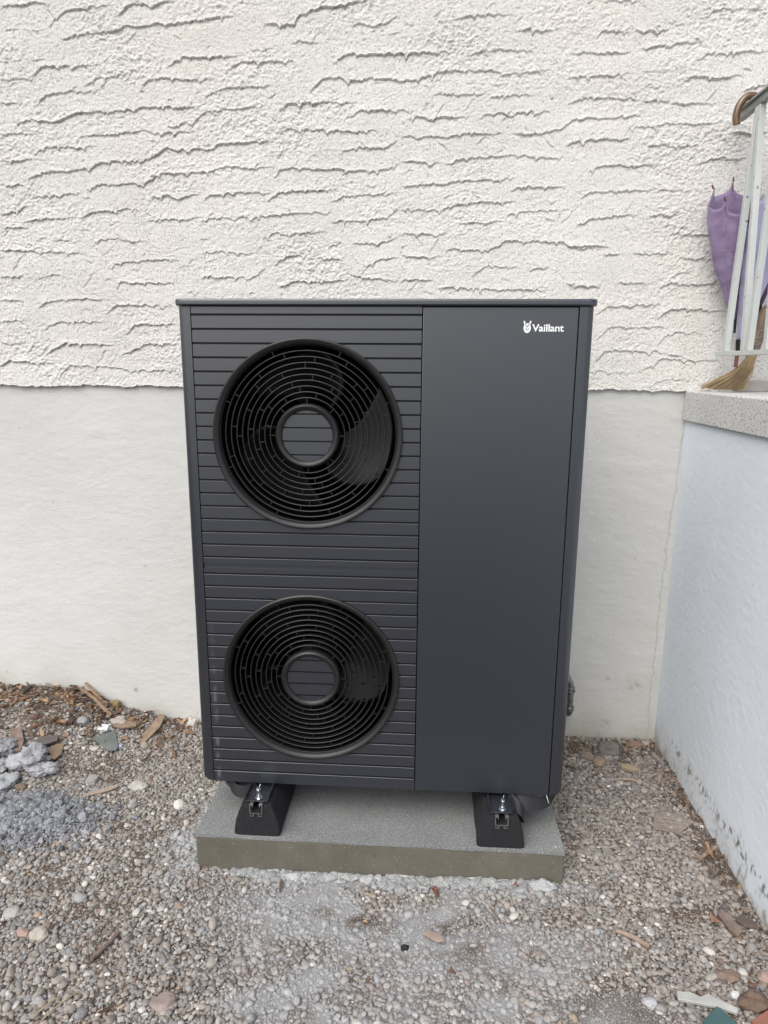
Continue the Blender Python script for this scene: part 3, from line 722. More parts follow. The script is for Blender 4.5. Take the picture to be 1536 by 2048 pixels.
for fi, (cx, cz) in enumerate(FC):
    g = bpy.data.objects.new('fan_grille', None); g.empty_display_size = .05; link(g, HP)
    bm = B()
    lathe_y(bm, cx, cz, [(.2440, .008), (.2440, .004), (.2475, -.004), (.2535, -.0095), (.2590, -.0100), (.2625, -.0075), (.2635, -.0005), (.2600, -.0003), (.2535, .013), (.2500, .016)], 160)
    obj('rim', bm, m_ring, g, smooth=40)
    bm = B()
    for k in range(1, 11):
        r = .0880 + .0157*k
        y0 = .0035
        lathe_y(bm, cx, cz, [(r+.0004, y0-.0005), (r+.0014, y0+.0004), (r+.0012, y0+.016), (r-.0012, y0+.016), (r-.0014, y0+.0004), (r-.0004, y0-.0005)], 128)
    for k in range(10):
        ra, rb = .0880 + .0157*k + .001, .0880 + .0157*(k+1) - .001
        for j in range(8):
            a = R(90 - OFF[k] - 45*j); M = Matrix.Translation((cx, 0, cz)) @ Matrix.Rotation(-a, 4, 'Y')
            box(bm, ra, rb, .0038, .0170, -.0010, .0010, M)
    obj('ring_guard', bm, m_ring, g, smooth=45)
    bm = B()
    lathe_y(bm, cx, cz, [(.0882, .018), (.0890, .002), (.0868, -.0048), (.0820, -.0082), (.0765, -.0075), (.0715, -.0030), (.0700, .0015), (.0700, .018)], 96)
    obj('hub_rim', bm, m_ring, g, smooth=40)
    # disc of louvres inside the hub
    bm = B(); gr = [q for q in G_up + G_lo if abs(q-cz) < .07]; ed = [cz + .0705] + gr + [cz - .0705]
    for i in range(len(ed)-1):
        za = ed[i] - (.0020 if i else 0); zb = ed[i+1] + (.0020 if i < len(ed)-2 else 0)
        zz = [zb + (za-zb)*t/8 for t in range(9)]; w = [math.sqrt(max(1e-8, .0700**2-(q-cz)**2)) for q in zz]
        slab_poly(bm, [(cx-w_, q) for w_, q in zip(w, zz)] + [(cx+w_, q) for w_, q in zip(w[::-1], zz[::-1])], .0022, .0066)
    dsk = obj('hub_disc', bm, m_louv, g)
    bm = B(); lathe_y(bm, cx, cz, [(.0001, .0070), (.0698, .0070), (.0698, .012), (.0001, .012)], 64); obj('hub_plate', bm, m_black, g)  # black plate paints the depth shade of the hub grooves
    # air duct and fan behind the grille
    bm = B(); lathe_y(bm, cx, cz, [(.2500, .0165), (.2430, .05), (.2410, .12), (.2460, .12), (.2480, .05), (.2540, .0165)], 96); obj('air_duct', bm, m_duct, HP, smooth=50)
    fan = bpy.data.objects.new('fan', None); fan.empty_display_size = .05; link(fan, HP)
    bm = B(); lathe_y(bm, cx, cz, [(.0001, .082), (.070, .082), (.080, .090), (.082, .17), (.0001, .17)], 48, closed=False); obj('fan_hub', bm, m_blade, fan, smooth=40)
    for bl in range(3):
        a0 = (-34, -22)[fi] + 120*bl
        bm = B(); rows = []
        for i in range(15):
            t = i/14; r = .076 + .158*t; sweep = 34*t**1.5; ch = 62 + 26*math.sin(t*2.6)
            row = []
            for j in range(15):
                u = j/14; an = R(a0 + sweep + ch*(u-.5)*(1 if True else 0)); yy = .098 + .055*u + .012*math.sin(u*3.14) + .010*t
                if t > .9: yy += 0
                row.append(bm.verts.new((cx + r*math.cos(an), yy, cz + r*math.sin(an))))
            rows.append(row)
        for i in range(14):
            for j in range(14): bm.faces.new((rows[i][j], rows[i][j+1], rows[i+1][j+1], rows[i+1][j]))
        ob = obj('fan_blade', bm, m_blade, fan, smooth=180); sm = ob.modifiers.new('solid', 'SOLIDIFY'); sm.thickness = .0015
    bm = B(); box(bm, cx-.27, cx+.27, .19, .195, cz-.27, cz+.27); obj('cavity_shade_sheet', bm, m_inner, HP)  # black sheet standing in for the shade inside the casing

# lettering and emblem
cu = bpy.data.curves.new('lettering', 'FONT'); cu.body = 'Vaillant'; cu.size = .0258; cu.extrude = .0004; cu.offset = .00048; cu.space_character = .98
lt = bpy.data.objects.new('lettering', cu); cu.materials.append(m_white); link(lt, HP)
bpy.context.view_layer.update(); wd = lt.dimensions.x
lt.rotation_euler = (R(90), 0, 0); lt.scale = (.0815/wd, 1, 1); lt.location = (.3938, -.0008 - .2, 1.3562)
bpy.context.view_layer.update()
lm_ = bpy.data.meshes.new_from_object(lt.evaluated_get(bpy.context.evaluated_depsgraph_get())); lm_.transform(Matrix.Translation(lt.location) @ lt.rotation_euler.to_matrix().to_4x4() @ Matrix.Diagonal((.0815/wd, 1, 1, 1)))
bpy.data.objects.remove(lt); bpy.data.curves.remove(cu); lt = link(bpy.data.objects.new('lettering', lm_), HP)
bm = B(); E0 = (.3802, 1.3642)
def flatpoly(bm, pts, y0=-.0010, y1=-.0002): slab_poly(bm, pts, y0, y1)
flatpoly(bm, [(E0[0] + .0094*math.cos(R(t)), E0[1] + .0124*math.sin(R(t))) for t in range(0, 360, 15)])
for s in (-1, 1):
    flatpoly(bm, [(E0[0]+s*.0040, 1.3735), (E0[0]+s*.0075, 1.3725), (E0[0]+s*.0098, 1.3785), (E0[0]+s*.0096, 1.3828), (E0[0]+s*.0078, 1.3832), (E0[0]+s*.0052, 1.3790)], -.0010, -.0002)
emb = obj('emblem', bm, m_white, HP)
bm = B()
for s in (-1, 1):
    flatpoly(bm, [(E0[0]+s*.0002, 1.3672), (E0[0]+s*.0002, 1.3690), (E0[0]+s*.0030, 1.3722), (E0[0]+s*.0050, 1.3770), (E0[0]+s*.0058, 1.3768), (E0[0]+s*.0040, 1.3712), (E0[0]+s*.0016, 1.3676)], -.0014, -.0009)
    flatpoly(bm, [(E0[0]+s*.0012, 1.3585), (E0[0]+s*.0012, 1.3660), (E0[0]+s*.0019, 1.3660), (E0[0]+s*.0019, 1.3585)], -.0014, -.0009)
    flatpoly(bm, [(E0[0]+s*.0034, 1.3590), (E0[0]+s*.0048, 1.3620), (E0[0]+s*.0044, 1.3655), (E0[0]+s*.0037, 1.3650), (E0[0]+s*.0040, 1.3622), (E0[0]+s*.0028, 1.3592)], -.0014, -.0009)
flatpoly(bm, [(E0[0]-.0016, 1.3568), (E0[0]+.0016, 1.3568), (E0[0]+.0010, 1.3578), (E0[0]-.0010, 1.3578)], -.0014, -.0009)
obj('emblem_lines', bm, m_case, emb)

# black carrying straps and drain tray showing below the casing
m_strap = mat('black_webbing', (.014, .014, .017), .55, spec=.4, bump=(700, .6, .001))
bm = B()
ribbon(bm, smoothpath([(.375, .05, -.004), (.40, -.005, -.012), (.428, -.030, -.032), (.436, -.018, -.058), (.415, .012, -.060), (.395, .035, -.045)], 6), [(0, .026, .030)]*31, .003)
ribbon(bm, smoothpath([(.385, .03, -.012), (.43, .0, -.020), (.475, .0, -.030), (.515, .02, -.026), (.540, .05, -.008)], 6), [(0, .020, .032)]*25, .003)
obj('carrying_strap', bm, m_strap, HP)
bm = B(); ribbon(bm, smoothpath([(.535, .44, .03), (.566, .47, .028), (.585, .475, .018), (.560, .455, .004), (.53, .43, .002)], 6), [(0, .02, .035)]*25, .003)
obj('carrying_strap', bm, m_strap, HP)
bm = B(); ribbon(bm, smoothpath([(-.47, .02, -.002), (-.463, .01, -.018), (-.440, -.004, -.028), (-.410, -.004, -.028), (-.388, .01, -.018)], 6), [(0, .012, .034)]*25, .003)
ribbon(bm, smoothpath([(-.492, .04, -.002), (-.472, .02, -.014), (-.45, .03, -.022), (-.40, .04, -.020)], 6), [(0, .02, .022)]*19, .003)
obj('carrying_strap', bm, m_strap, HP)
m_wire = mat('green_white_wire', (.45, .62, .48), .5)
bm = B(); tube(bm, [(.5045, -.002, .003), (.508, -.006, -.006), (.512, -.006, -.020)], .0012, 6); obj('earth_wire', bm, m_wire, HP)

# ------------------------------------------------------------------ rubber feet
m_rub = mat('rubber_granulate', (.013, .013, .016), .8, spec=.45, bump=(260, 1.0, .006), var=(240, .8, 3))
speck(m_rub, 300, .62, .68, (.07, .07, .075), .6)
m_alu = mat('aluminium', (.50, .50, .50), .38, metal=1.0)
m_zinc = mat('zinc_plated', (.62, .66, .72), .26, metal=1.0)
m_brk = mat('dark_bracket', (.028, .032, .040), .42, metal=.3)
GR = 'rubber feet under the heat pump'
def foot(cx, label):
    f = empty('rubber_foot', (cx, .22, -.1248), label, 'rubber foot', GR)
    half = [(.0600, -.1248), (.0690, -.1215), (.0700, -.108), (.0655, -.080), (.0560, -.050), (.0440, -.022)]
    prof = [(-a, b) for a, b in half[::-1]] + [(-.043, -.1248), (-.041, -.1205), (-.034, -.1205), (-.032, -.1248), (.032, -.1248), (.034, -.1205), (.041, -.1205), (.043, -.1248)][0:0] + [(a, b) for a, b in half]
    P = [(cx+a, b) for a, b in prof]
    top = [(cx+.0200, -.022), (cx+.0200, -.0485), (cx-.0200, -.0485), (cx-.0200, -.022)]
    bm = B(); rg = []
    full = P[::1] + top
    bmj = random.Random(int(cx*100))
    for i, y in enumerate([-.0795, -.0770] + [-.06 + .04*k for k in range(15)] + [.5165, .5190]):
        k = .965 if i in (0, 18) else 1
        rg.append([bm.verts.new((cx + (x-cx)*k + (bmj.uniform(-.0012, .0012) if abs(x-cx) > .021 else 0), y, z)) for x, z in full])
    for a, b in zip(rg, rg[1:]):
        for i in range(len(full)): bm.faces.new((a[i], a[(i+1) % len(full)], b[(i+1) % len(full)], b[i]))
    e = [bm.faces.new(rg[0]), bm.faces.new(rg[-1][::-1])]
    bmesh.ops.triangulate(bm, faces=e)
    obj('rubber_block', bm, m_rub, f, bevel=.002)
    bm = B(); t = .0024; zb, zt, w = -.0480, -.0185, .0195
    y0, y1 = -.0840, .515
    box(bm, cx-w, cx+w, y0, y1, zb, zb+t); box(bm, cx-w, cx-w+t, y0, y1, zb+t, zt); box(bm, cx+w-t, cx+w, y0, y1, zb+t, zt)
    box(bm, cx-w+t, cx-.0095, y0, y1, zt-t, zt); box(bm, cx+.0095, cx+w-t, y0, y1, zt-t, zt)
    box(bm, cx-.0115, cx-.0095, y0, y1, zt-t-.006, zt-t); box(bm, cx+.0095, cx+.0115, y0, y1, zt-t-.006, zt-t)
    for s in (-1, 1):
        box(bm, cx+s*.008-.0012, cx+s*.008+.0012, y0, -.05, zb-.006, zb); 
        x_ = sorted((cx+s*.006, cx+s*.019)); box(bm, x_[0], x_[1], y0, -.05, zb-.0085, zb-.006)
    obj('mounting_rail', bm, m_alu, f)
    bm = B(); box(bm, cx-.033, cx+.033, -.070, .40, -.0175, -.0140); box(bm, cx-.0362, cx-.0332, -.066, .40, -.0140, -.0015); box(bm, cx+.0332, cx+.0362, -.066, .40, -.0140, -.0015)
    obj('bracket', bm, m_brk, f, bevel=.0008)
    bm = B()
    def cyl(x, y, za, zb_, r, n=20):
        v = [[bm.verts.new((x + r*math.cos(6.2832*k/n), y + r*math.sin(6.2832*k/n), z)) for k in range(n)] for z in (za, zb_)]
        for k in range(n): bm.faces.new((v[0][k], v[0][(k+1) % n], v[1][(k+1) % n], v[1][k]))
        bm.faces.new(v[0][::-1]); bm.faces.new(v[1])
    cyl(cx+.003, -.055, -.0138, -.0122, .0105); cyl(cx+.003, -.055, -.0122, -.0045, .0070, 6); cyl(cx+.003, -.055, -.0045, .0008, .0038)
    obj('bolt', bm, m_zinc, f, smooth=30)
    hk = empty('safety_clip', (cx-.008, -.03, 0), 'small shiny steel clip dangling above the bolt of the ' + ('left' if cx < 0 else 'right') + ' rubber foot', 'clip', 'steel clips under the casing')
    bm = B(); X, Yy = cx-.006 if cx < 0 else cx+.008, -.012
    tube(bm, [(X+.004, Yy, .004), (X+.002, Yy-.004, -.002)], .0011, 6)
    ring = [(X + .0055*math.cos(t), Yy-.010+.002*math.sin(t), -.008 + .0055*math.sin(t)) for t in [k*6.2832/16 for k in range(17)]]; tube(bm, ring, .0014, 6, cap=False)
    tube(bm, smoothpath([(X, Yy-.012, -.013), (X-.004, Yy-.016, -.021), (X-.006, Yy-.019, -.029), (X-.002, Yy-.020, -.031), (X+.001, Yy-.017, -.023), (X, Yy-.012, -.014)], 4), .0011, 6)
    bmesh.ops.create_icosphere(bm, subdivisions=2, radius=.0042, matrix=Matrix.Translation((X, Yy-.012, -.009)))
    obj('clip_wire', bm, m_zinc, hk, smooth=60)
foot(-.3640, 'left black rubber foot with aluminium rail, under the louvred side of the heat pump')
foot(.3650, 'right black rubber foot with aluminium rail, under the plain side of the heat pump')

# ------------------------------------------------------------------ pipe at the wall
m_pipe = mat('galvanised_pipe', (.30, .31, .30), .38, metal=.9, var=(50, .25))
pp = empty('water_pipe', (0.7150, .70, -.02), 'grey metal pipe with elbows and couplings coming out of the plinth behind the heat pump', 'pipe')
bm = B(); tube(bm, smoothpath([(.470, .46, .062), (.485, .60, .062), (.53, .685, .062), (.60, .700, .062), (.690, .700, .060), (0.7030, .700, .050), (0.7140, .700, .026), (0.7150, .700, 0)], 6), .0125, 16)
tube(bm, smoothpath([(0.7150, .700, 0), (0.7155, .700, -.05), (0.7160, .703, -.088), (0.7160, .722, -.108), (0.7160, .765, -.112)], 6), .0125, 16); obj('pipe_run', bm, m_pipe, pp, smooth=60)
for z, r, h in ((.012, .0165, .010), (.000, .0185, .006), (-.070, .0185, .006), (-.080, .0165, .012)):
    bm = B(); tube(bm, [(0.7153, .700, z-h/2), (0.7153, .700, z+h/2)], r, 16); obj('coupling', bm, m_pipe, pp, smooth=40, bevel=.001)
bm = B(); tube(bm, [(.475, .455, .0622), (.487, .60, .0622)], .0165, 12); obj('pipe_sleeve', bm, m_black, pp, smooth=40)
# ------------------------------------------------------------------ railing
m_rail = mat('pale_grey_paint', (.52, .545, .52), .45, var=(8, .06), bump=(90, .2, .001))
speck(m_rail, 70, .68, .72, (.10, .08, .06), .8, detail=2)
RX = 1.14
rl = empty('railing', (RX, .3, 1.182), 'pale grey painted metal railing with slanting bars above the stone edge', 'railing')
bm = B(); box(bm, RX-.020, RX+.020, -1.2, .708, 2.088, 2.096); box(bm, RX-.011, RX+.011, -1.2, .700, 2.066, 2.0878); obj('handrail', bm, mat('weathered_grey_paint', (.25, .26, .25), .45, var=(20, .15)), rl, bevel=.002)
bm = B(); box(bm, RX-.010, RX+.010, -1.2, .684, 1.306, 1.321); obj('bottom_rail', bm, m_rail, rl, bevel=.0015)
bars = [(.615, .559), (.474, .541), (.440, .40), (.318, .37)]
yy = .318
for k in range(4):
    bars += [(yy-.145*(k+.9), yy-.145*(k+.5)), (yy-.145*(k+1.1), yy-.145*(k+1.5))]
for yb, yt in bars:
    if yb < -1.1: continue
    bm = B(); w = .0095
    v0 = [bm.verts.new((RX+a*w, yb+b*w, 1.3212)) for a, b in ((-1,-1),(1,-1),(1,1),(-1,1))]; v1 = [bm.verts.new((RX+a*w, yt+b*w, 2.0658)) for a, b in ((-1,-1),(1,-1),(1,1),(-1,1))]
    bm.faces.new(v0[::-1]); bm.faces.new(v1)
    for i in range(4): bm.faces.new((v0[i], v0[(i+1) % 4], v1[(i+1) % 4], v1[i]))
    obj('baluster', bm, m_rail, rl, bevel=.0012)
for yp in (-.25, -1.15):
    bm = B(); box(bm, RX-.012, RX+.012, yp-.012, yp+.012, 1.1825, 1.3055); obj('post_foot', bm, m_rail, rl, bevel=.001)

# ------------------------------------------------------------------ umbrellas
def cloth(name, c):
    m = mat(name, c, .65, spec=.3, var=(14, .25, 6), bump=(22, .8, .010))
    m.node_tree.nodes['Principled BSDF'].inputs['Sheen Weight'].default_value = .2; return m
m_pur = cloth('purple_cloth', (.215, .16, .265)); m_lav = cloth('lavender_cloth', (.38, .35, .50)); m_dpur = cloth('dark_purple_cloth', (.085, .05, .10))
m_hand = mat('varnished_wood', (.13, .068, .024), .25, var=(40, .3), coat=.5)
m_tip = mat('brown_wood', (.20, .09, .045), .5, var=(60, .3)); m_blk = mat('black_cap', (.01, .01, .011), .4)
def canopy(bm, base, topc, R0x, R0y, folds, rimh, twist=0.0, open_=.0, seed=1, lean=(0, 0), pinch=.42, back_=.0):
    rr = random.Random(seed); base, topc = Vector(base), Vector(topc); nt_, na = 26, folds*10; rows = []
    ph = [rr.uniform(-.25, .25) for _ in range(folds)]; am = [rr.uniform(.5, 1.5) for _ in range(folds)]
    for i in range(nt_+1):
        t = i/nt_; c = base.lerp(topc, t); w = .09 + .91*(math.sin(min(1, t*1.02)*math.pi/2)**1.15)
        row = []
        for j in range(na):
            k = j//10; u = (j % 10)/10; a = 2*math.pi*j/na + twist*t + ph[k]*.3*t
            f = math.sin(u*math.pi)                       # panels bulge outwards between ribs pulled in
            fold = 1 - pinch*(1-f)*t**.5 + .10*f*am[k]
            T_ = max(0, t-.7)/.3; zt = T_*(rimh*(1-f)**3*(.8+.3*am[k]) + back_*math.sin(a) - .25*rimh*f)
            cr = 1 + .10*mnoise.noise(Vector((math.cos(a)*2.2+seed, math.sin(a)*2.2, t*5)))*min(1, t*3) + .05*mnoise.noise(Vector((math.cos(a)*6+seed, math.sin(a)*6, t*14)))
            fold *= cr
            row.append(bm.verts.new((c.x + R0x*w*fold*math.cos(a) + lean[0]*t*t, c.y + R0y*w*fold*math.sin(a), c.z + zt)))
        rows.append(row)
    for a, b in zip(rows, rows[1:]):
        for j in range(na): bm.faces.new((a[j], a[(j+1) % na], b[(j+1) % na], b[j]))
    return rows
u1 = empty('umbrella', (1.145, .66, 1.45), 'closed purple umbrella hooked over the handrail by its curved brown wooden handle', 'umbrella')
bm = B(); rows = canopy(bm, (1.176, .672, 1.43), (1.140, .668, 1.81), .084, .046, 5, .026, seed=4, pinch=.16, back_=.042, twist=.35)
ob = obj('canopy', bm, m_pur, u1, smooth=180); s_ = ob.modifiers.new('solid', 'SOLIDIFY'); s_.thickness = .0012
tips = [rows[-1][j*10] for j in range(0)] 
bm = B(); dsg = bpy.context.evaluated_depsgraph_get()
me = ob.data; na = 50; off = u1.location
for k in range(5):
    v = me.vertices[len(me.vertices)-na + k*10].co + off
    d = Vector((v.x-1.140, 0, .065)).normalized(); bm = B(); tube(bm, [v - Vector((0, 0, .03)), v + Vector((0, 0, .001)), v + Vector((d.x*.004, 0, .002)), v + Vector((d.x*.012, 0, .014))], [.0012, .0016, .0032, .0032], 8); obj('rib_tip', bm, m_tip, u1, smooth=60)
bm = B(); tube(bm, [(1.186, .672, 1.385), (1.184, .672, 1.44), (1.178, .640, 1.85), (1.168, .616, 2.03)], [.004, .005, .005, .005], 10); obj('shaft', bm, m_blk, u1, smooth=60)
bm = B(); tube(bm, smoothpath([(1.171, .620, 1.98), (1.168, .613, 2.05), (1.162, .612, 2.092), (1.143, .612, 2.1125), (1.118, .612, 2.110), (1.100, .612, 2.088), (1.093, .612, 2.058), (1.097, .612, 2.030)], 6), .0118, 16); obj('crook_handle', bm, m_hand, u1, smooth=50, bevel=.002)
u2 = empty('umbrella', (1.20, .63, 1.35), 'closed lavender umbrella standing tip down behind the railing bars', 'umbrella')
bm = B(); canopy(bm, (1.193, .645, 1.352), (1.240, .605, 1.80), .062, .040, 6, .02, seed=9, lean=(.0, 0))
ob = obj('canopy', bm, m_lav, u2, smooth=180); s_ = ob.modifiers.new('solid', 'SOLIDIFY'); s_.thickness = .0012
bm = B(); tube(bm, [(1.1925, .645, 1.322), (1.1935, .645, 1.362)], [.0075, .0115], 12); obj('ferrule', bm, m_blk, u2, smooth=50)
bm = B(); tube(bm, [(1.191, .645, 1.268), (1.1925, .645, 1.322)], [.0060, .0070], 12); obj('tip', bm, m_tip, u2, smooth=50)
bm = B(); tube(bm, [(1.2405, .604, 1.80), (1.2552, .592, 1.95)], .005, 8); obj('shaft', bm, m_blk, u2, smooth=60)
u3 = empty('umbrella', (1.29, .60, 1.5), 'dark purple folded umbrella hanging at the right edge behind the lavender one', 'umbrella')
bm = B(); canopy(bm, (1.255, .665, 1.465), (1.320, .665, 1.85), .062, .030, 6, .03, seed=12)
ob = obj('canopy', bm, m_dpur, u3, smooth=180); s_ = ob.modifiers.new('solid', 'SOLIDIFY'); s_.thickness = .0012
bm = B(); tube(bm, [(1.254, .665, 1.42), (1.257, .665, 1.475)], [.004, .009], 10); obj('tip', bm, m_blk, u3, smooth=50)

# ------------------------------------------------------------------ hand broom
m_str = mat('straw', (.34, .245, .135), .6, var=(25, .35)); m_str2 = mat('old_straw', (.26, .185, .125), .7, var=(30, .35)); m_bind = mat('blue_grey_wire', (.20, .21, .25), .5)
br = empty('hand_broom', (1.2, .64, 1.183), 'straw hand broom bound with wire, its fanned bristles resting on the stone edge', 'broom')
rb = random.Random(3); bm = B()
for i in range(420):
    u = rb.random()**.9; v = rb.uniform(-1, 1); s_ = rb.uniform(-1, 1)
    neck = Vector((1.232 + .013*v, .628 + .013*s_, 1.300)); up_ = Vector((1.243 + .016*v, .625 + .013*s_, 1.36))
    tipx = 1.082 + .135*u + rb.uniform(-.004, .004); tip = Vector((tipx, .672 - .06*u*rb.random() + .012*s_ - .01, 1.187 + .010*rb.random() + .012*(1-u)*rb.random()))
    mid = neck.lerp(tip, .5) + Vector((.014*(1-u)+.004*v, .006*s_, -.004 - .020*(1-u)*0 + .006*v))
    tube(bm, smoothpath([up_, neck, mid, tip], 3), [.0014, .0014, .0014, .0014, .0013, .0012, .0012, .0011, .0009, .0007], 4)
obj('bristles', bm, m_str, br)
bm = B()
for i in range(260):
    v = rb.uniform(-1, 1); s_ = rb.uniform(-1, 1)
    a = Vector((1.236 + .014*v, .626 + .012*s_, 1.315)); b = Vector((1.252 + .018*v, .622 + .014*s_, 1.40)); c = Vector((1.268 + .021*v, .618 + .015*s_, 1.455 + .006*rb.random())); d = Vector((1.290 + .013*v, .616 + .01*s_, 1.492 - .006*v*v + .004*rb.random()))
    tube(bm, smoothpath([a, b, c, d], 3), .0015, 4)
obj('bundle', bm, m_str2, br)
bm = B()
for z, cx, r in ((1.328, 1.2385, .0195), (1.345, 1.242, .0205), (1.368, 1.2465, .022), (1.392, 1.252, .0235)):
    tube(bm, [(cx + r*math.cos(t), .625 + r*.9*math.sin(t), z + .007*math.cos(t)) for t in [k*6.2832/24 for k in range(25)]], .0017, 6, cap=False)
obj('binding_wire', bm, m_bind, br, smooth=60)

# ------------------------------------------------------------------ debris on the gravel
def gz(x, y): return float(gh(x, y))
def rock(name, x, y, s, col, label, cat='stone', rough=.85, grain=.18, fine=.05, flat=.7, seed=0, dz=0, group=None, yaw=0, bump=(120, .8, .004), var=(30, .25, 5), angular=False, specks=None, subs=4):
    bm = B(); bmesh.ops.create_icosphere(bm, subdivisions=subs, radius=1)
    o_ = Vector((seed*3.1, seed*1.7, seed*.9)); cy, sy = math.cos(yaw), math.sin(yaw)
    for v in bm.verts:
        p = v.co.copy(); 
        d = 1 + grain*mnoise.noise(p*1.3+o_)*1.6 + fine*mnoise.noise(p*5+o_)*1.5 + fine*.6*mnoise.noise(p*12+o_)
        if angular:
            q = max(abs(p.x), abs(p.y), abs(p.z)); d *= (1/ q)*.55 + .45
        p = Vector((p.x*s[0], p.y*s[1], p.z*s[2]))*d
        v.co = Vector((p.x*cy - p.y*sy, p.x*sy + p.y*cy, p.z))
    bmesh.ops.translate(bm, verts=bm.verts, vec=Vector((x, y, gz(x, y) + s[2]*.55 + dz)))
    m = mat(name + '_material', col, rough, bump=bump, var=var)
    if specks: speck(m, *specks)
    o = obj(name, bm, m, None, smooth=180 if not angular else 40); setorigin(o, (x, y, gz(x, y))); tag(o, label, cat, group); return o
def setorigin(o, c):
    o.data.transform(Matrix.Translation(-Vector(c))); o.location = c
def shard(name, pts, th, col, label, cat, tilt=(0, 0), dz=.006, rough=.7, group=None, m=None, bev=.0012, var=(25, .2, 5), bump=(120, .5, .002)):
    cx = sum(p[0] for p in pts)/len(pts); cy = sum(p[1] for p in pts)/len(pts); z = gz(cx, cy) + dz
    bm = B(); prism(bm, [(p[0]-cx, p[1]-cy) for p in pts], 2, 0, th)
    o = obj(name, bm, m or mat(name + '_material', col, rough, var=var, bump=bump), None, bevel=bev); o.location = (cx, cy, z); o.rotation_euler = (tilt[0], tilt[1], 0); tag(o, label, cat, group); return o
def stick(name, pts, rad, col, label, cat='stick', group=None, n=8, flat=1.0, wob=.0):
    r_ = random.Random(int(abs(pts[0][0])*1e4)); q = smoothpath([Vector(p) for p in pts], 5)
    q = [p + Vector((r_.uniform(-wob, wob), r_.uniform(-wob, wob), r_.uniform(-wob, wob)*.5)) for p in q]
    if not hasattr(rad, '__len__'): rad = [rad*(1+r_.uniform(-.12, .12)) for _ in q]
    else: rad = [rad[0]+(rad[1]-rad[0])*i/(len(q)-1) for i in range(len(q))]
    bm = B(); tube(bm, q, rad, n, flat=flat); o = obj(name, bm, mat(name + '_material', col, .8, var=(60, .35, 5), bump=(150, .7, .003)), None, smooth=50)
    setorigin(o, pts[0]); tag(o, label, cat, group); return o
def gp(x, y, h=.006): return (x, y, gz(x, y) + h)
PG = (.33, .335, .345)
rock('concrete_lump', -1.345, .375, (.062, .055, .035), PG, 'biggest pale grey lump of hardened concrete on the left, knobbly', 'concrete lump', grain=.40, fine=.30, seed=1, dz=.012, specks=(170, .58, .64, (.12, .12, .12), .6))
rock('concrete_lump', -1.285, .335, (.052, .035, .024), (.38, .385, .40), 'pale flat concrete piece leaning in front of the biggest lump', 'concrete lump', grain=.30, fine=.24, seed=2, dz=.010, specks=(170, .58, .64, (.14, .14, .14), .6))
rock('concrete_lump', -1.478, .42, (.045, .04, .028), (.27, .275, .28), 'darker grey concrete lump at the left edge behind the biggest lump', 'concrete lump', grain=.3, fine=.28, seed=3, dz=.008)
rock('concrete_lump', -1.445, .345, (.036, .034, .024), (.30, .305, .30), 'smaller grey concrete lump at the left edge, below the darker one', 'concrete lump', grain=.3, fine=.28, seed=4)
rock('concrete_lump', -1.395, .265, (.05, .045, .024), (.36, .37, .38), 'rough low concrete lump at the left edge beside the brown stone', 'concrete lump', grain=.3, fine=.18, seed=5)
rock('brown_stone', -1.315, .252, (.023, .018, .014), (.17, .125, .085), 'smooth brown stone between the concrete lumps and the cement rubble', seed=6, grain=.12, fine=.02)
m_crumb = tint_mat('cement_crumb', .95, (260, .35, 5), (260, 1.0, .006))
# cement rubble: a crust of small crumbs that reads as one mass
N = 3200; x = rng.normal(-1.22, .115, N); y = rng.normal(.09, .062, N); N = len(x)
a = np.exp(rng.normal(math.log(.0052), .50, N)).clip(.002, .020); tv, tf = ico(2)
dens = np.exp(-(((x+1.22)/.16)**2 + ((y-.09)/.09)**2))
cols = np.array([(.27, .28, .295)])*rng.uniform(.6, 1.3, (N, 1))
o = scatter_mesh('cement_rubble', tv, tf, np.stack([x, y, gh(x, y)+.004+.020*dens*rng.random(N)**.7*(.4+.6*(nC(x, y) > -.2))], -1), np.stack([a, a*.85, a*.7], -1), rng.random(N)*6.28, rng.normal(0, .5, N), rng.random(N)*6.28, cols, m_crumb, deform=.26, smooth=False)
# crumbs of spilt cement along the foot of the slab
N = 900; x = rng.uniform(-.44, .52, N); y = -.088 - np.abs(rng.normal(0, .016, N))*(1+.6*np.sin(x*17)); a = np.exp(rng.normal(math.log(.0058), .45, N)).clip(.002, .016)
x = np.append(x, rng.normal(-.585, .016, 260)); y = np.append(y, rng.uniform(-.09, .38, 260)); a = np.append(a, np.exp(rng.normal(math.log(.0055), .4, 260)).clip(.002, .013)); N = len(x)
cols = np.array([(.40, .405, .40)])*rng.uniform(.7, 1.15, (N, 1))
scatter_mesh('cement_crumbs', tv, tf, np.stack([x, y, gh(x, y)+.004], -1), np.stack([a*1.2, a, a*.6], -1), rng.random(N)*6.28, rng.normal(0, .3, N), rng.random(N)*6.28, cols, m_crumb, deform=.24, smooth=False)
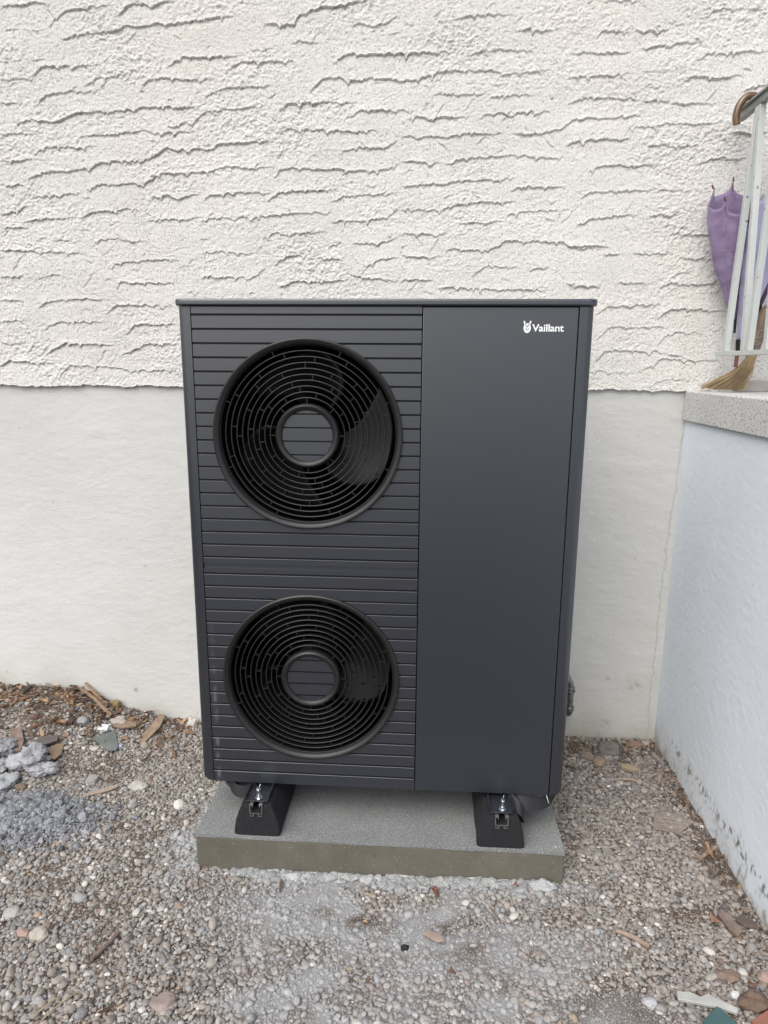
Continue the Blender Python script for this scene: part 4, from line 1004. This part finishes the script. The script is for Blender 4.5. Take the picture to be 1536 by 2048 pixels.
# the flat skirt of cement that ran out under the slab
bm = B(); nn = 90; rows = []
fx_ = fbm1(np.linspace(-.42, .53, nn), .06, rng, 4); fz_ = fbm1(np.linspace(-.42, .53, nn), .03, rng, 4)
for i in range(nn):
    X = -.42 + .95*i/(nn-1); wdt = (.018 + .010*fx_[i])*min(1, i/6, (nn-1-i)/6) + .001; g0 = gz(X, -.10); row = []
    for k in range(8):
        t = k/7; Y_ = -.0836 - wdt*t; row.append(bm.verts.new((X + .002*fz_[(i*3+k) % nn], Y_, g0 + (.007+.004*fz_[i])*(1-t**2) - .004*t)))
    rows.append(row)
for a_, b_ in zip(rows, rows[1:]):
    for k in range(7): bm.faces.new((a_[k], b_[k], b_[k+1], a_[k+1]))
o = obj('cement_skirt', bm, mat('spilt_cement', (.40, .40, .385), .9, var=(40, .2, 6), bump=(140, 1, .006)), None, smooth=180); setorigin(o, (0, -.09, -.245)); tag(o, 'ragged crust of spilt pale cement along the front foot of the slab', 'cement spill')
rock('cement_lump', .490, -.100, (.036, .020, .014), (.40, .405, .41), 'whitish crumbly cement lump at the right front corner of the slab', 'cement lump', grain=.35, fine=.25, seed=8)
rock('cement_lump', -.245, -.105, (.030, .015, .010), (.44, .445, .44), 'grey cement lump against the slab front below the left rubber foot', 'cement lump', grain=.35, fine=.22, seed=88)
rock('round_stone', -1.25, .588, (.024, .022, .019), (.30, .31, .315), 'rounded plain grey stone on the bark mound beside the thin upright stick', seed=10, grain=.12, fine=.01)
rock('white_lump', -1.165, .590, (.028, .022, .014), (.68, .68, .67), 'white crumbly plaster lump above the greenish slate shard', 'plaster lump', grain=.35, fine=.18, seed=11)
rock('flat_stone', -1.130, .645, (.034, .026, .017), (.37, .32, .28), 'light brown angular stone on the mound, right of the white plaster lump', seed=12, grain=.25, fine=.05, specks=(120, .6, .66, (.6, .58, .55), .6))
rock('blue_crumb', -1.066, .512, (.012, .011, .009), (.50, .54, .66), 'small pale blue crumb on the right end of the slate shard', 'crumb', seed=13, fine=.2)
shard('slate_shard', [(-1.214, .552), (-1.122, .592), (-1.066, .502), (-1.062, .476), (-1.093, .470)], .007, (.13, .145, .135), 'greenish grey triangular slate shard lying on the mound', 'shard', tilt=(.10, .05), dz=.008, var=(12, .3, 6))
shard('wood_piece', [(-.992, .735), (-.968, .737), (-.962, .66), (-.985, .56), (-1.0, .545), (-1.012, .60)], .012, (.26, .19, .13), 'brown weathered strip of wood lying upright against the plinth, left of the heat pump', 'wood piece', tilt=(.16, .1), dz=.006, var=(40, .35, 6))
stick('leaning_stick', [gp(-1.169, .66, .012), (-1.26, .71, gz(-1.26, .71)+.022), (-1.353, .750, gz(-1.353, .750)+.012)], (.0085, .006), (.23, .155, .10), 'longer brown stick slanting down the mound from the wall', flat=.6, wob=.0012)
stick('leaning_stick', [gp(-1.235, .722, .012), (-1.28, .742, gz(-1.28, .74)+.030), (-1.318, .752, gz(-1.31, .75)+.050)], (.008, .005), (.26, .17, .10), 'shorter brown stick slanting against the plinth above the longer one', flat=.6, wob=.0012)
stick('thin_stick', [gp(-1.205, .575, .008), (-1.245, .65, gz(-1.24, .65)+.012), (-1.290, .74, gz(-1.29, .74)+.012)], (.004, .003), (.14, .12, .10), 'thin dark upright stick beside the rounded grey stone')
rock('yellow_stone', -1.185, .738, (.022, .015, .017), (.24, .18, .09), 'yellow brown block leaning on the plinth at the right end of the bark mound', seed=15, grain=.12, angular=True, fine=.03)
rock('bark_chunk', -1.225, .715, (.030, .018, .014), (.17, .125, .085), 'brown bark chunk between the leaning sticks and the yellow brown block', 'bark', seed=16, grain=.3, fine=.08)
rock('square_stone', -1.081, .315, (.022, .022, .014), (.31, .29, .27), 'squarish grey stone above the long flat wood chip', seed=17, grain=.08, angular=True, fine=.03)
shard('wood_chip', [(-1.072, .212), (-1.068, .228), (-1.02, .262), (-.972, .288), (-.966, .276), (-.99, .252)], .006, (.33, .265, .21), 'long flat pale wood chip below the squarish stone', 'wood chip', dz=.008, tilt=(.06, 0))
rock('shell_stone', -.897, .295, (.033, .027, .015), (.42, .40, .37), 'pale ribbed stone like a shell on the gravel left of the heat pump', seed=18, grain=.2, fine=.10)
rock('quartz_lump', -.848, .728, (.022, .018, .024), (.58, .54, .48), 'whitish lump at the plinth foot, half hidden by the left side of the heat pump', seed=19, grain=.25, fine=.05)
shard('bark_piece', [(-1.50, .50), (-1.465, .515), (-1.42, .455), (-1.402, .405), (-1.432, .402), (-1.475, .445)], .013, (.19, .135, .11), 'large reddish brown bark piece above the concrete lumps', 'bark', tilt=(.25, .15), dz=.016, var=(45, .45, 6), bump=(60, 1, .008))
shard('bark_piece', [(-1.395, .455), (-1.365, .492), (-1.30, .492), (-1.288, .462), (-1.33, .440)], .006, (.10, .085, .075), 'dark curled bark piece right of the large reddish one', 'bark', tilt=(.18, -.1), dz=.014)
shard('bark_piece', [(-1.31, .425), (-1.295, .462), (-1.272, .47), (-1.255, .425), (-1.262, .392), (-1.278, .390)], .008, (.21, .15, .10), 'brown pointed bark piece lying above the pale flat concrete piece', 'bark', tilt=(.2, .3), dz=.014)
shard('bark_piece', [(-1.14, .62+.03), (-1.06, .645), (-1.045, .625), (-1.10, .60), (-1.135, .605)], .009, (.25, .18, .12), 'light brown bark piece right of the light brown angular stone', 'bark', tilt=(.1, .1), dz=.012)
rock('red_scrap', -1.599, .652, (.010, .009, .008), (.50, .035, .03), 'small bright red scrap on the mound near the left edge', 'scrap', seed=20)
rock('red_scrap', -.921, .728, (.010, .007, .005), (.33, .06, .05), 'small dull red scrap at the plinth beside the whitish lump', 'scrap', seed=21)
for k, (x, y, lab) in enumerate([(-1.355, .668, 'orange brown brick crumb in the middle of the bark mound'), (-1.065, .565, 'orange crumb just above the pale blue crumb'), (-1.285, .512, 'orange brown crumb above the greenish slate shard, to its left')]):
    rock('brick_crumb', x, y, (.013, .010, .008), (.27, .155, .095), lab, 'crumb', seed=30+k, group='brick crumbs on the mound')
stick('fallen_stick', [gp(-.712, -.437, .008), gp(-.69, -.395, .012), gp(-.677, -.350, .010)], (.0065, .0055), (.17, .125, .10), 'thick grey brown stick on the gravel at the lower left', wob=.0008, n=10)
for k, (a_, b_, lab) in enumerate([((-.748, -.612), (-.700, -.530), 'longer pale straw stalk at the bottom left edge of the gravel'), ((-.770, -.600), (-.735, -.545), 'shorter straw stalk left of the longer one at the bottom edge')]):
    stick('straw_stalk', [gp(*a_, .009), gp((a_[0]+b_[0])/2, (a_[1]+b_[1])/2, .014), gp(*b_, .009)], .0017, (.36, .29, .18), lab, 'straw', n=6)
for k, (a_, b_, lab) in enumerate([((-.215, -.42), (-.200, -.47), 'thin pale twig on the gravel below the left part of the slab'), ((-.225, -.165), (-.195, -.185), 'tiny pale twig near the slab foot, lower left'), ((-.32, -.21), (-.322, -.165), 'thin upright twig left of the tiny one near the slab')]):
    stick('twig', [gp(*a_, .010), gp((a_[0]+b_[0])/2+.003, (a_[1]+b_[1])/2, .013), gp(*b_, .010)], .0013, (.34, .28, .20), lab, 'twig', n=6)
rock('flat_stone', -.480, -.542, (.030, .026, .010), (.29, .235, .205), 'flat pinkish brown stone at the bottom, left of the middle', seed=40, grain=.2)
rock('large_pebble', -1.005, -.300, (.026, .020, .012), (.37, .35, .32), 'light grey pebble at the left edge, lowest of the large ones there', seed=41)
rock('pink_stone', -.934, -.368, (.019, .013, .010), (.36, .25, .21), 'pink oval stone near the left edge', seed=42)
rock('large_pebble', -.890, -.370, (.026, .018, .014), (.42, .38, .32), 'beige streaked stone right of the pink oval stone', seed=43)
rock('large_pebble', -.845, -.235, (.020, .014, .010), (.33, .33, .32), 'smooth mid grey pebble above the beige streaked stone', seed=44)
rock('dark_lump', .094, -.342, (.011, .009, .007), (.018, .018, .018), 'black lump on the whitish gravel in front of the slab', 'lump', seed=45, fine=.2)
rock('white_pebble', -.010, -.565, (.015, .012, .009), (.52, .50, .45), 'white pebble at the bottom edge in the middle', seed=46)
rock('white_pebble', .262, -.178, (.012, .009, .008), (.50, .48, .44), 'white pebble close to the slab, right of the red brown leaf', seed=47)
shard('clay_chip', [(.140, -.300), (.150, -.288), (.195, -.305), (.197, -.322), (.178, -.326)], .004, (.33, .25, .205), 'long pinkish clay chip right of the black lump', 'chip', dz=.011)
def leaf(x, y, s, yaw, col, label):
    bm = B(); rows = []
    for i in range(9):
        t = i/8; w = s*.34*math.sin(math.pi*t**.8)+.0006; row = []
        for j in (-1, -.5, 0, .5, 1): row.append(bm.verts.new(((t-.5)*s, j*w, .006*math.sin(t*4)+.007*abs(j)*math.sin(t*3+1))))
        rows.append(row)
    for a_, b_ in zip(rows, rows[1:]):
        for k in range(4): bm.faces.new((a_[k], a_[k+1], b_[k+1], b_[k]))
    o = obj('dry_leaf', bm, mat('dry_leaf_material', col, .7, var=(60, .4, 5)), None, smooth=180); o.location = gp(x, y, .013); o.rotation_euler = (.2, .15, yaw); tag(o, label, 'leaf', 'dry leaves on the gravel')
    q = o.modifiers.new('solid', 'SOLIDIFY'); q.thickness = .0008
leaf(.176, -.150, .026, -.7, (.16, .065, .045), 'red brown dry leaf on the gravel just in front of the slab')
leaf(.412, -.112, .018, .4, (.25, .09, .06), 'tiny brown leaf touching the slab foot near its right end')
leaf(.216, -.420, .024, .6, (.20, .10, .075), 'dark brown curled leaf on the gravel below the clay chip')
leaf(.945, -.196, .045, .8, (.33, .185, .12), 'orange brown curled leaf near the right wall, beside the bark plank')
leaf(.955, -.398, .030, 1.4, (.22, .11, .07), 'dark leaf left of the pink stone at the lower right')
leaf(1.035, .065, .030, -.5, (.30, .17, .10), 'light brown leaf next to the stick at the right wall')
shard('yellow_chip', [(.882, .520), (.884, .545), (.938, .540), (.944, .516), (.925, .512)], .012, (.33, .28, .17), 'pale yellow wood block on the gravel behind the heat pump, near the corner', 'wood block', dz=.008, tilt=(.15, .05))
stick('stick', [gp(.855, .463), gp(.90, .458, .010), gp(.938, .455)], .0042, (.30, .24, .16), 'short pale stick just below the yellow wood block', flat=.7)
stick('stick', [gp(.965, .478), gp(1.0, .495, .012), gp(1.025, .51)], .004, (.30, .25, .20), 'short grey stick between the yellow block and the side wall', flat=.7)
rock('grey_boulder', .868, .655, (.040, .030, .024), (.18, .16, .145), 'dark grey brown stone at the plinth right of the heat pump', seed=50, grain=.2, angular=True, fine=.06)
rock('ochre_stone', .809, .566, (.024, .024, .017), (.27, .215, .14), 'rounded ochre stone on the gravel right of the heat pump', seed=51, grain=.1, fine=.02)
rock('ochre_stone', .765, .60, (.022, .018, .017), (.24, .19, .155), 'dull brown stone left of the rounded ochre one', seed=52, grain=.15)
rock('reddish_stone', .985, .705, (.034, .018, .016), (.25, .165, .13), 'reddish flat stone at the plinth by the corner', seed=53, grain=.2)
rock('pale_stone', 1.030, .715, (.018, .014, .013), (.36, .34, .31), 'pale stone in the corner of the two walls', seed=54)
rock('white_crumb', .812, .415, (.008, .006, .005), (.75, .74, .72), 'tiny white crumb on the brown gravel right of the heat pump', 'crumb', seed=55)
# broken mosaic tile
tl = empty('tile_fragment', (.975, .222, gz(.975, .222)), 'broken grey brown mosaic tile with pale joints lying by the side wall', 'tile')
bm = B(); prism(bm, [(.896, .182), (.925, .262), (.953, .279), (1.001, .265), (1.039, .223), (.976, .166)], 2, gz(.975, .222)+.007, gz(.975, .222)+.0125)
obj('tile_body', bm, mat('tile_clay', (.235, .20, .17), .7, var=(30, .2, 5)), tl, bevel=.001)
bm = B()
for k in range(4):
    t = .2+.2*k; zt_ = gz(.975, .222)+.0127
    a1 = Vector((.915, .240, zt_)).lerp(Vector((1.015, .205, zt_)), t-.12) ; d1 = Vector((.03, .055, 0)); 
    c = Vector((.935+.024*k, .215+.0*k, zt_)); ribbon(bm, [c - Vector((-.012, .030, 0)), c + Vector((-.004, .040, 0))], [(.0022, .0004, 0)]*2, .0008)
    if k < 3:
        c = Vector((.968, .196+.021*k, zt_)); ribbon(bm, [c - Vector((.042, -.008, 0)), c + Vector((.038, -.006, 0))], [(.0004, .0022, 0)]*2, .0008)
obj('joints', bm, mat('tile_joints', (.36, .33, .29), .8), tl)
stick('stick', [gp(.995, .048, .010), gp(1.03, .07, .016), gp(1.068, .098, .020)], (.0060, .0048), (.27, .20, .15), 'brown stick propped against the side wall below the tile', flat=.7, wob=.0008)
stick('stick', [gp(.664, -.250, .009), gp(.70, -.272, .013), gp(.738, -.296, .010)], (.0058, .0075), (.27, .20, .155), 'light brown stick with a cut end on the gravel at the lower right', n=10, wob=.0006)
stick('twig', [gp(.668, -.345, .010), gp(.69, -.315, .012), gp(.715, -.335, .012)], .0014, (.22, .16, .11), 'thin forked twig under the light brown cut stick', 'twig', n=6)
stick('twig', [gp(.842, -.205, .010), gp(.88, -.222, .013), gp(.915, -.236, .010)], .0013, (.30, .25, .19), 'thin pale twig leading to the orange brown curled leaf', 'twig', n=6)
shard('bark_plank', [(.958, -.178), (.990, -.175), (1.004, -.235), (.985, -.252), (.972, -.232)], .011, (.17, .13, .105), 'grey brown bark plank near the side wall', 'bark', dz=.010, tilt=(.1, -.1), var=(50, .4, 6))
shard('bark_plank', [(1.00, -.195), (1.02, -.175), (1.055, -.195), (1.05, -.215), (1.015, -.215)], .009, (.12, .095, .08), 'darker bark piece between the bark plank and the side wall', 'bark', dz=.008, tilt=(-.1, .1))
shard('stone_shard', [(.758, -.437), (.790, -.436), (.812, -.446), (.834, -.436), (.850, -.446), (.893, -.468), (.886, -.480), (.836, -.468), (.756, -.458)], .010, (.40, .395, .375), 'long pale grey slab shard with a jagged edge at the bottom right', 'shard', dz=.009, tilt=(.08, .03), bev=.002)
rock('bark_lump', .940, -.446, (.034, .026, .018), (.155, .105, .075), 'dark brown bark lump right of the long grey slab shard', 'bark', seed=60, grain=.3, fine=.12)
rock('bark_lump', .905, -.372, (.032, .016, .010), (.22, .16, .12), 'brown bark flake above the dark brown bark lump', 'bark', seed=61, grain=.3, fine=.10)
shard('teal_shard', [(.792, -.512), (.838, -.474), (.846, -.478), (.880, -.525), (.80, -.53)], .010, (.05, .105, .105), 'dark teal glazed shard at the bottom edge on the right', 'shard', dz=.010, tilt=(.15, .05), rough=.35)
shard('terracotta_shard', [(.905, -.505), (.945, -.482), (.985, -.462), (1.03, -.47), (1.02, -.53), (.92, -.54)], .012, (.28, .12, .08), 'terracotta tile shard in the bottom right corner', 'shard', dz=.010, tilt=(.12, 0))
rock('pink_stone', 1.003, -.372, (.020, .018, .014), (.40, .28, .24), 'pale pink stone at the right edge above the terracotta shard', seed=62)
rock('white_pebble', .688, -.462, (.017, .014, .011), (.42, .42, .44), 'whitish crumbly pebble left of the long grey slab shard', seed=63, fine=.12)
rock('white_pebble', .905, -.425, (.012, .010, .009), (.60, .60, .58), 'small round whitish pebble between the slab shard and the bark lump', seed=64)
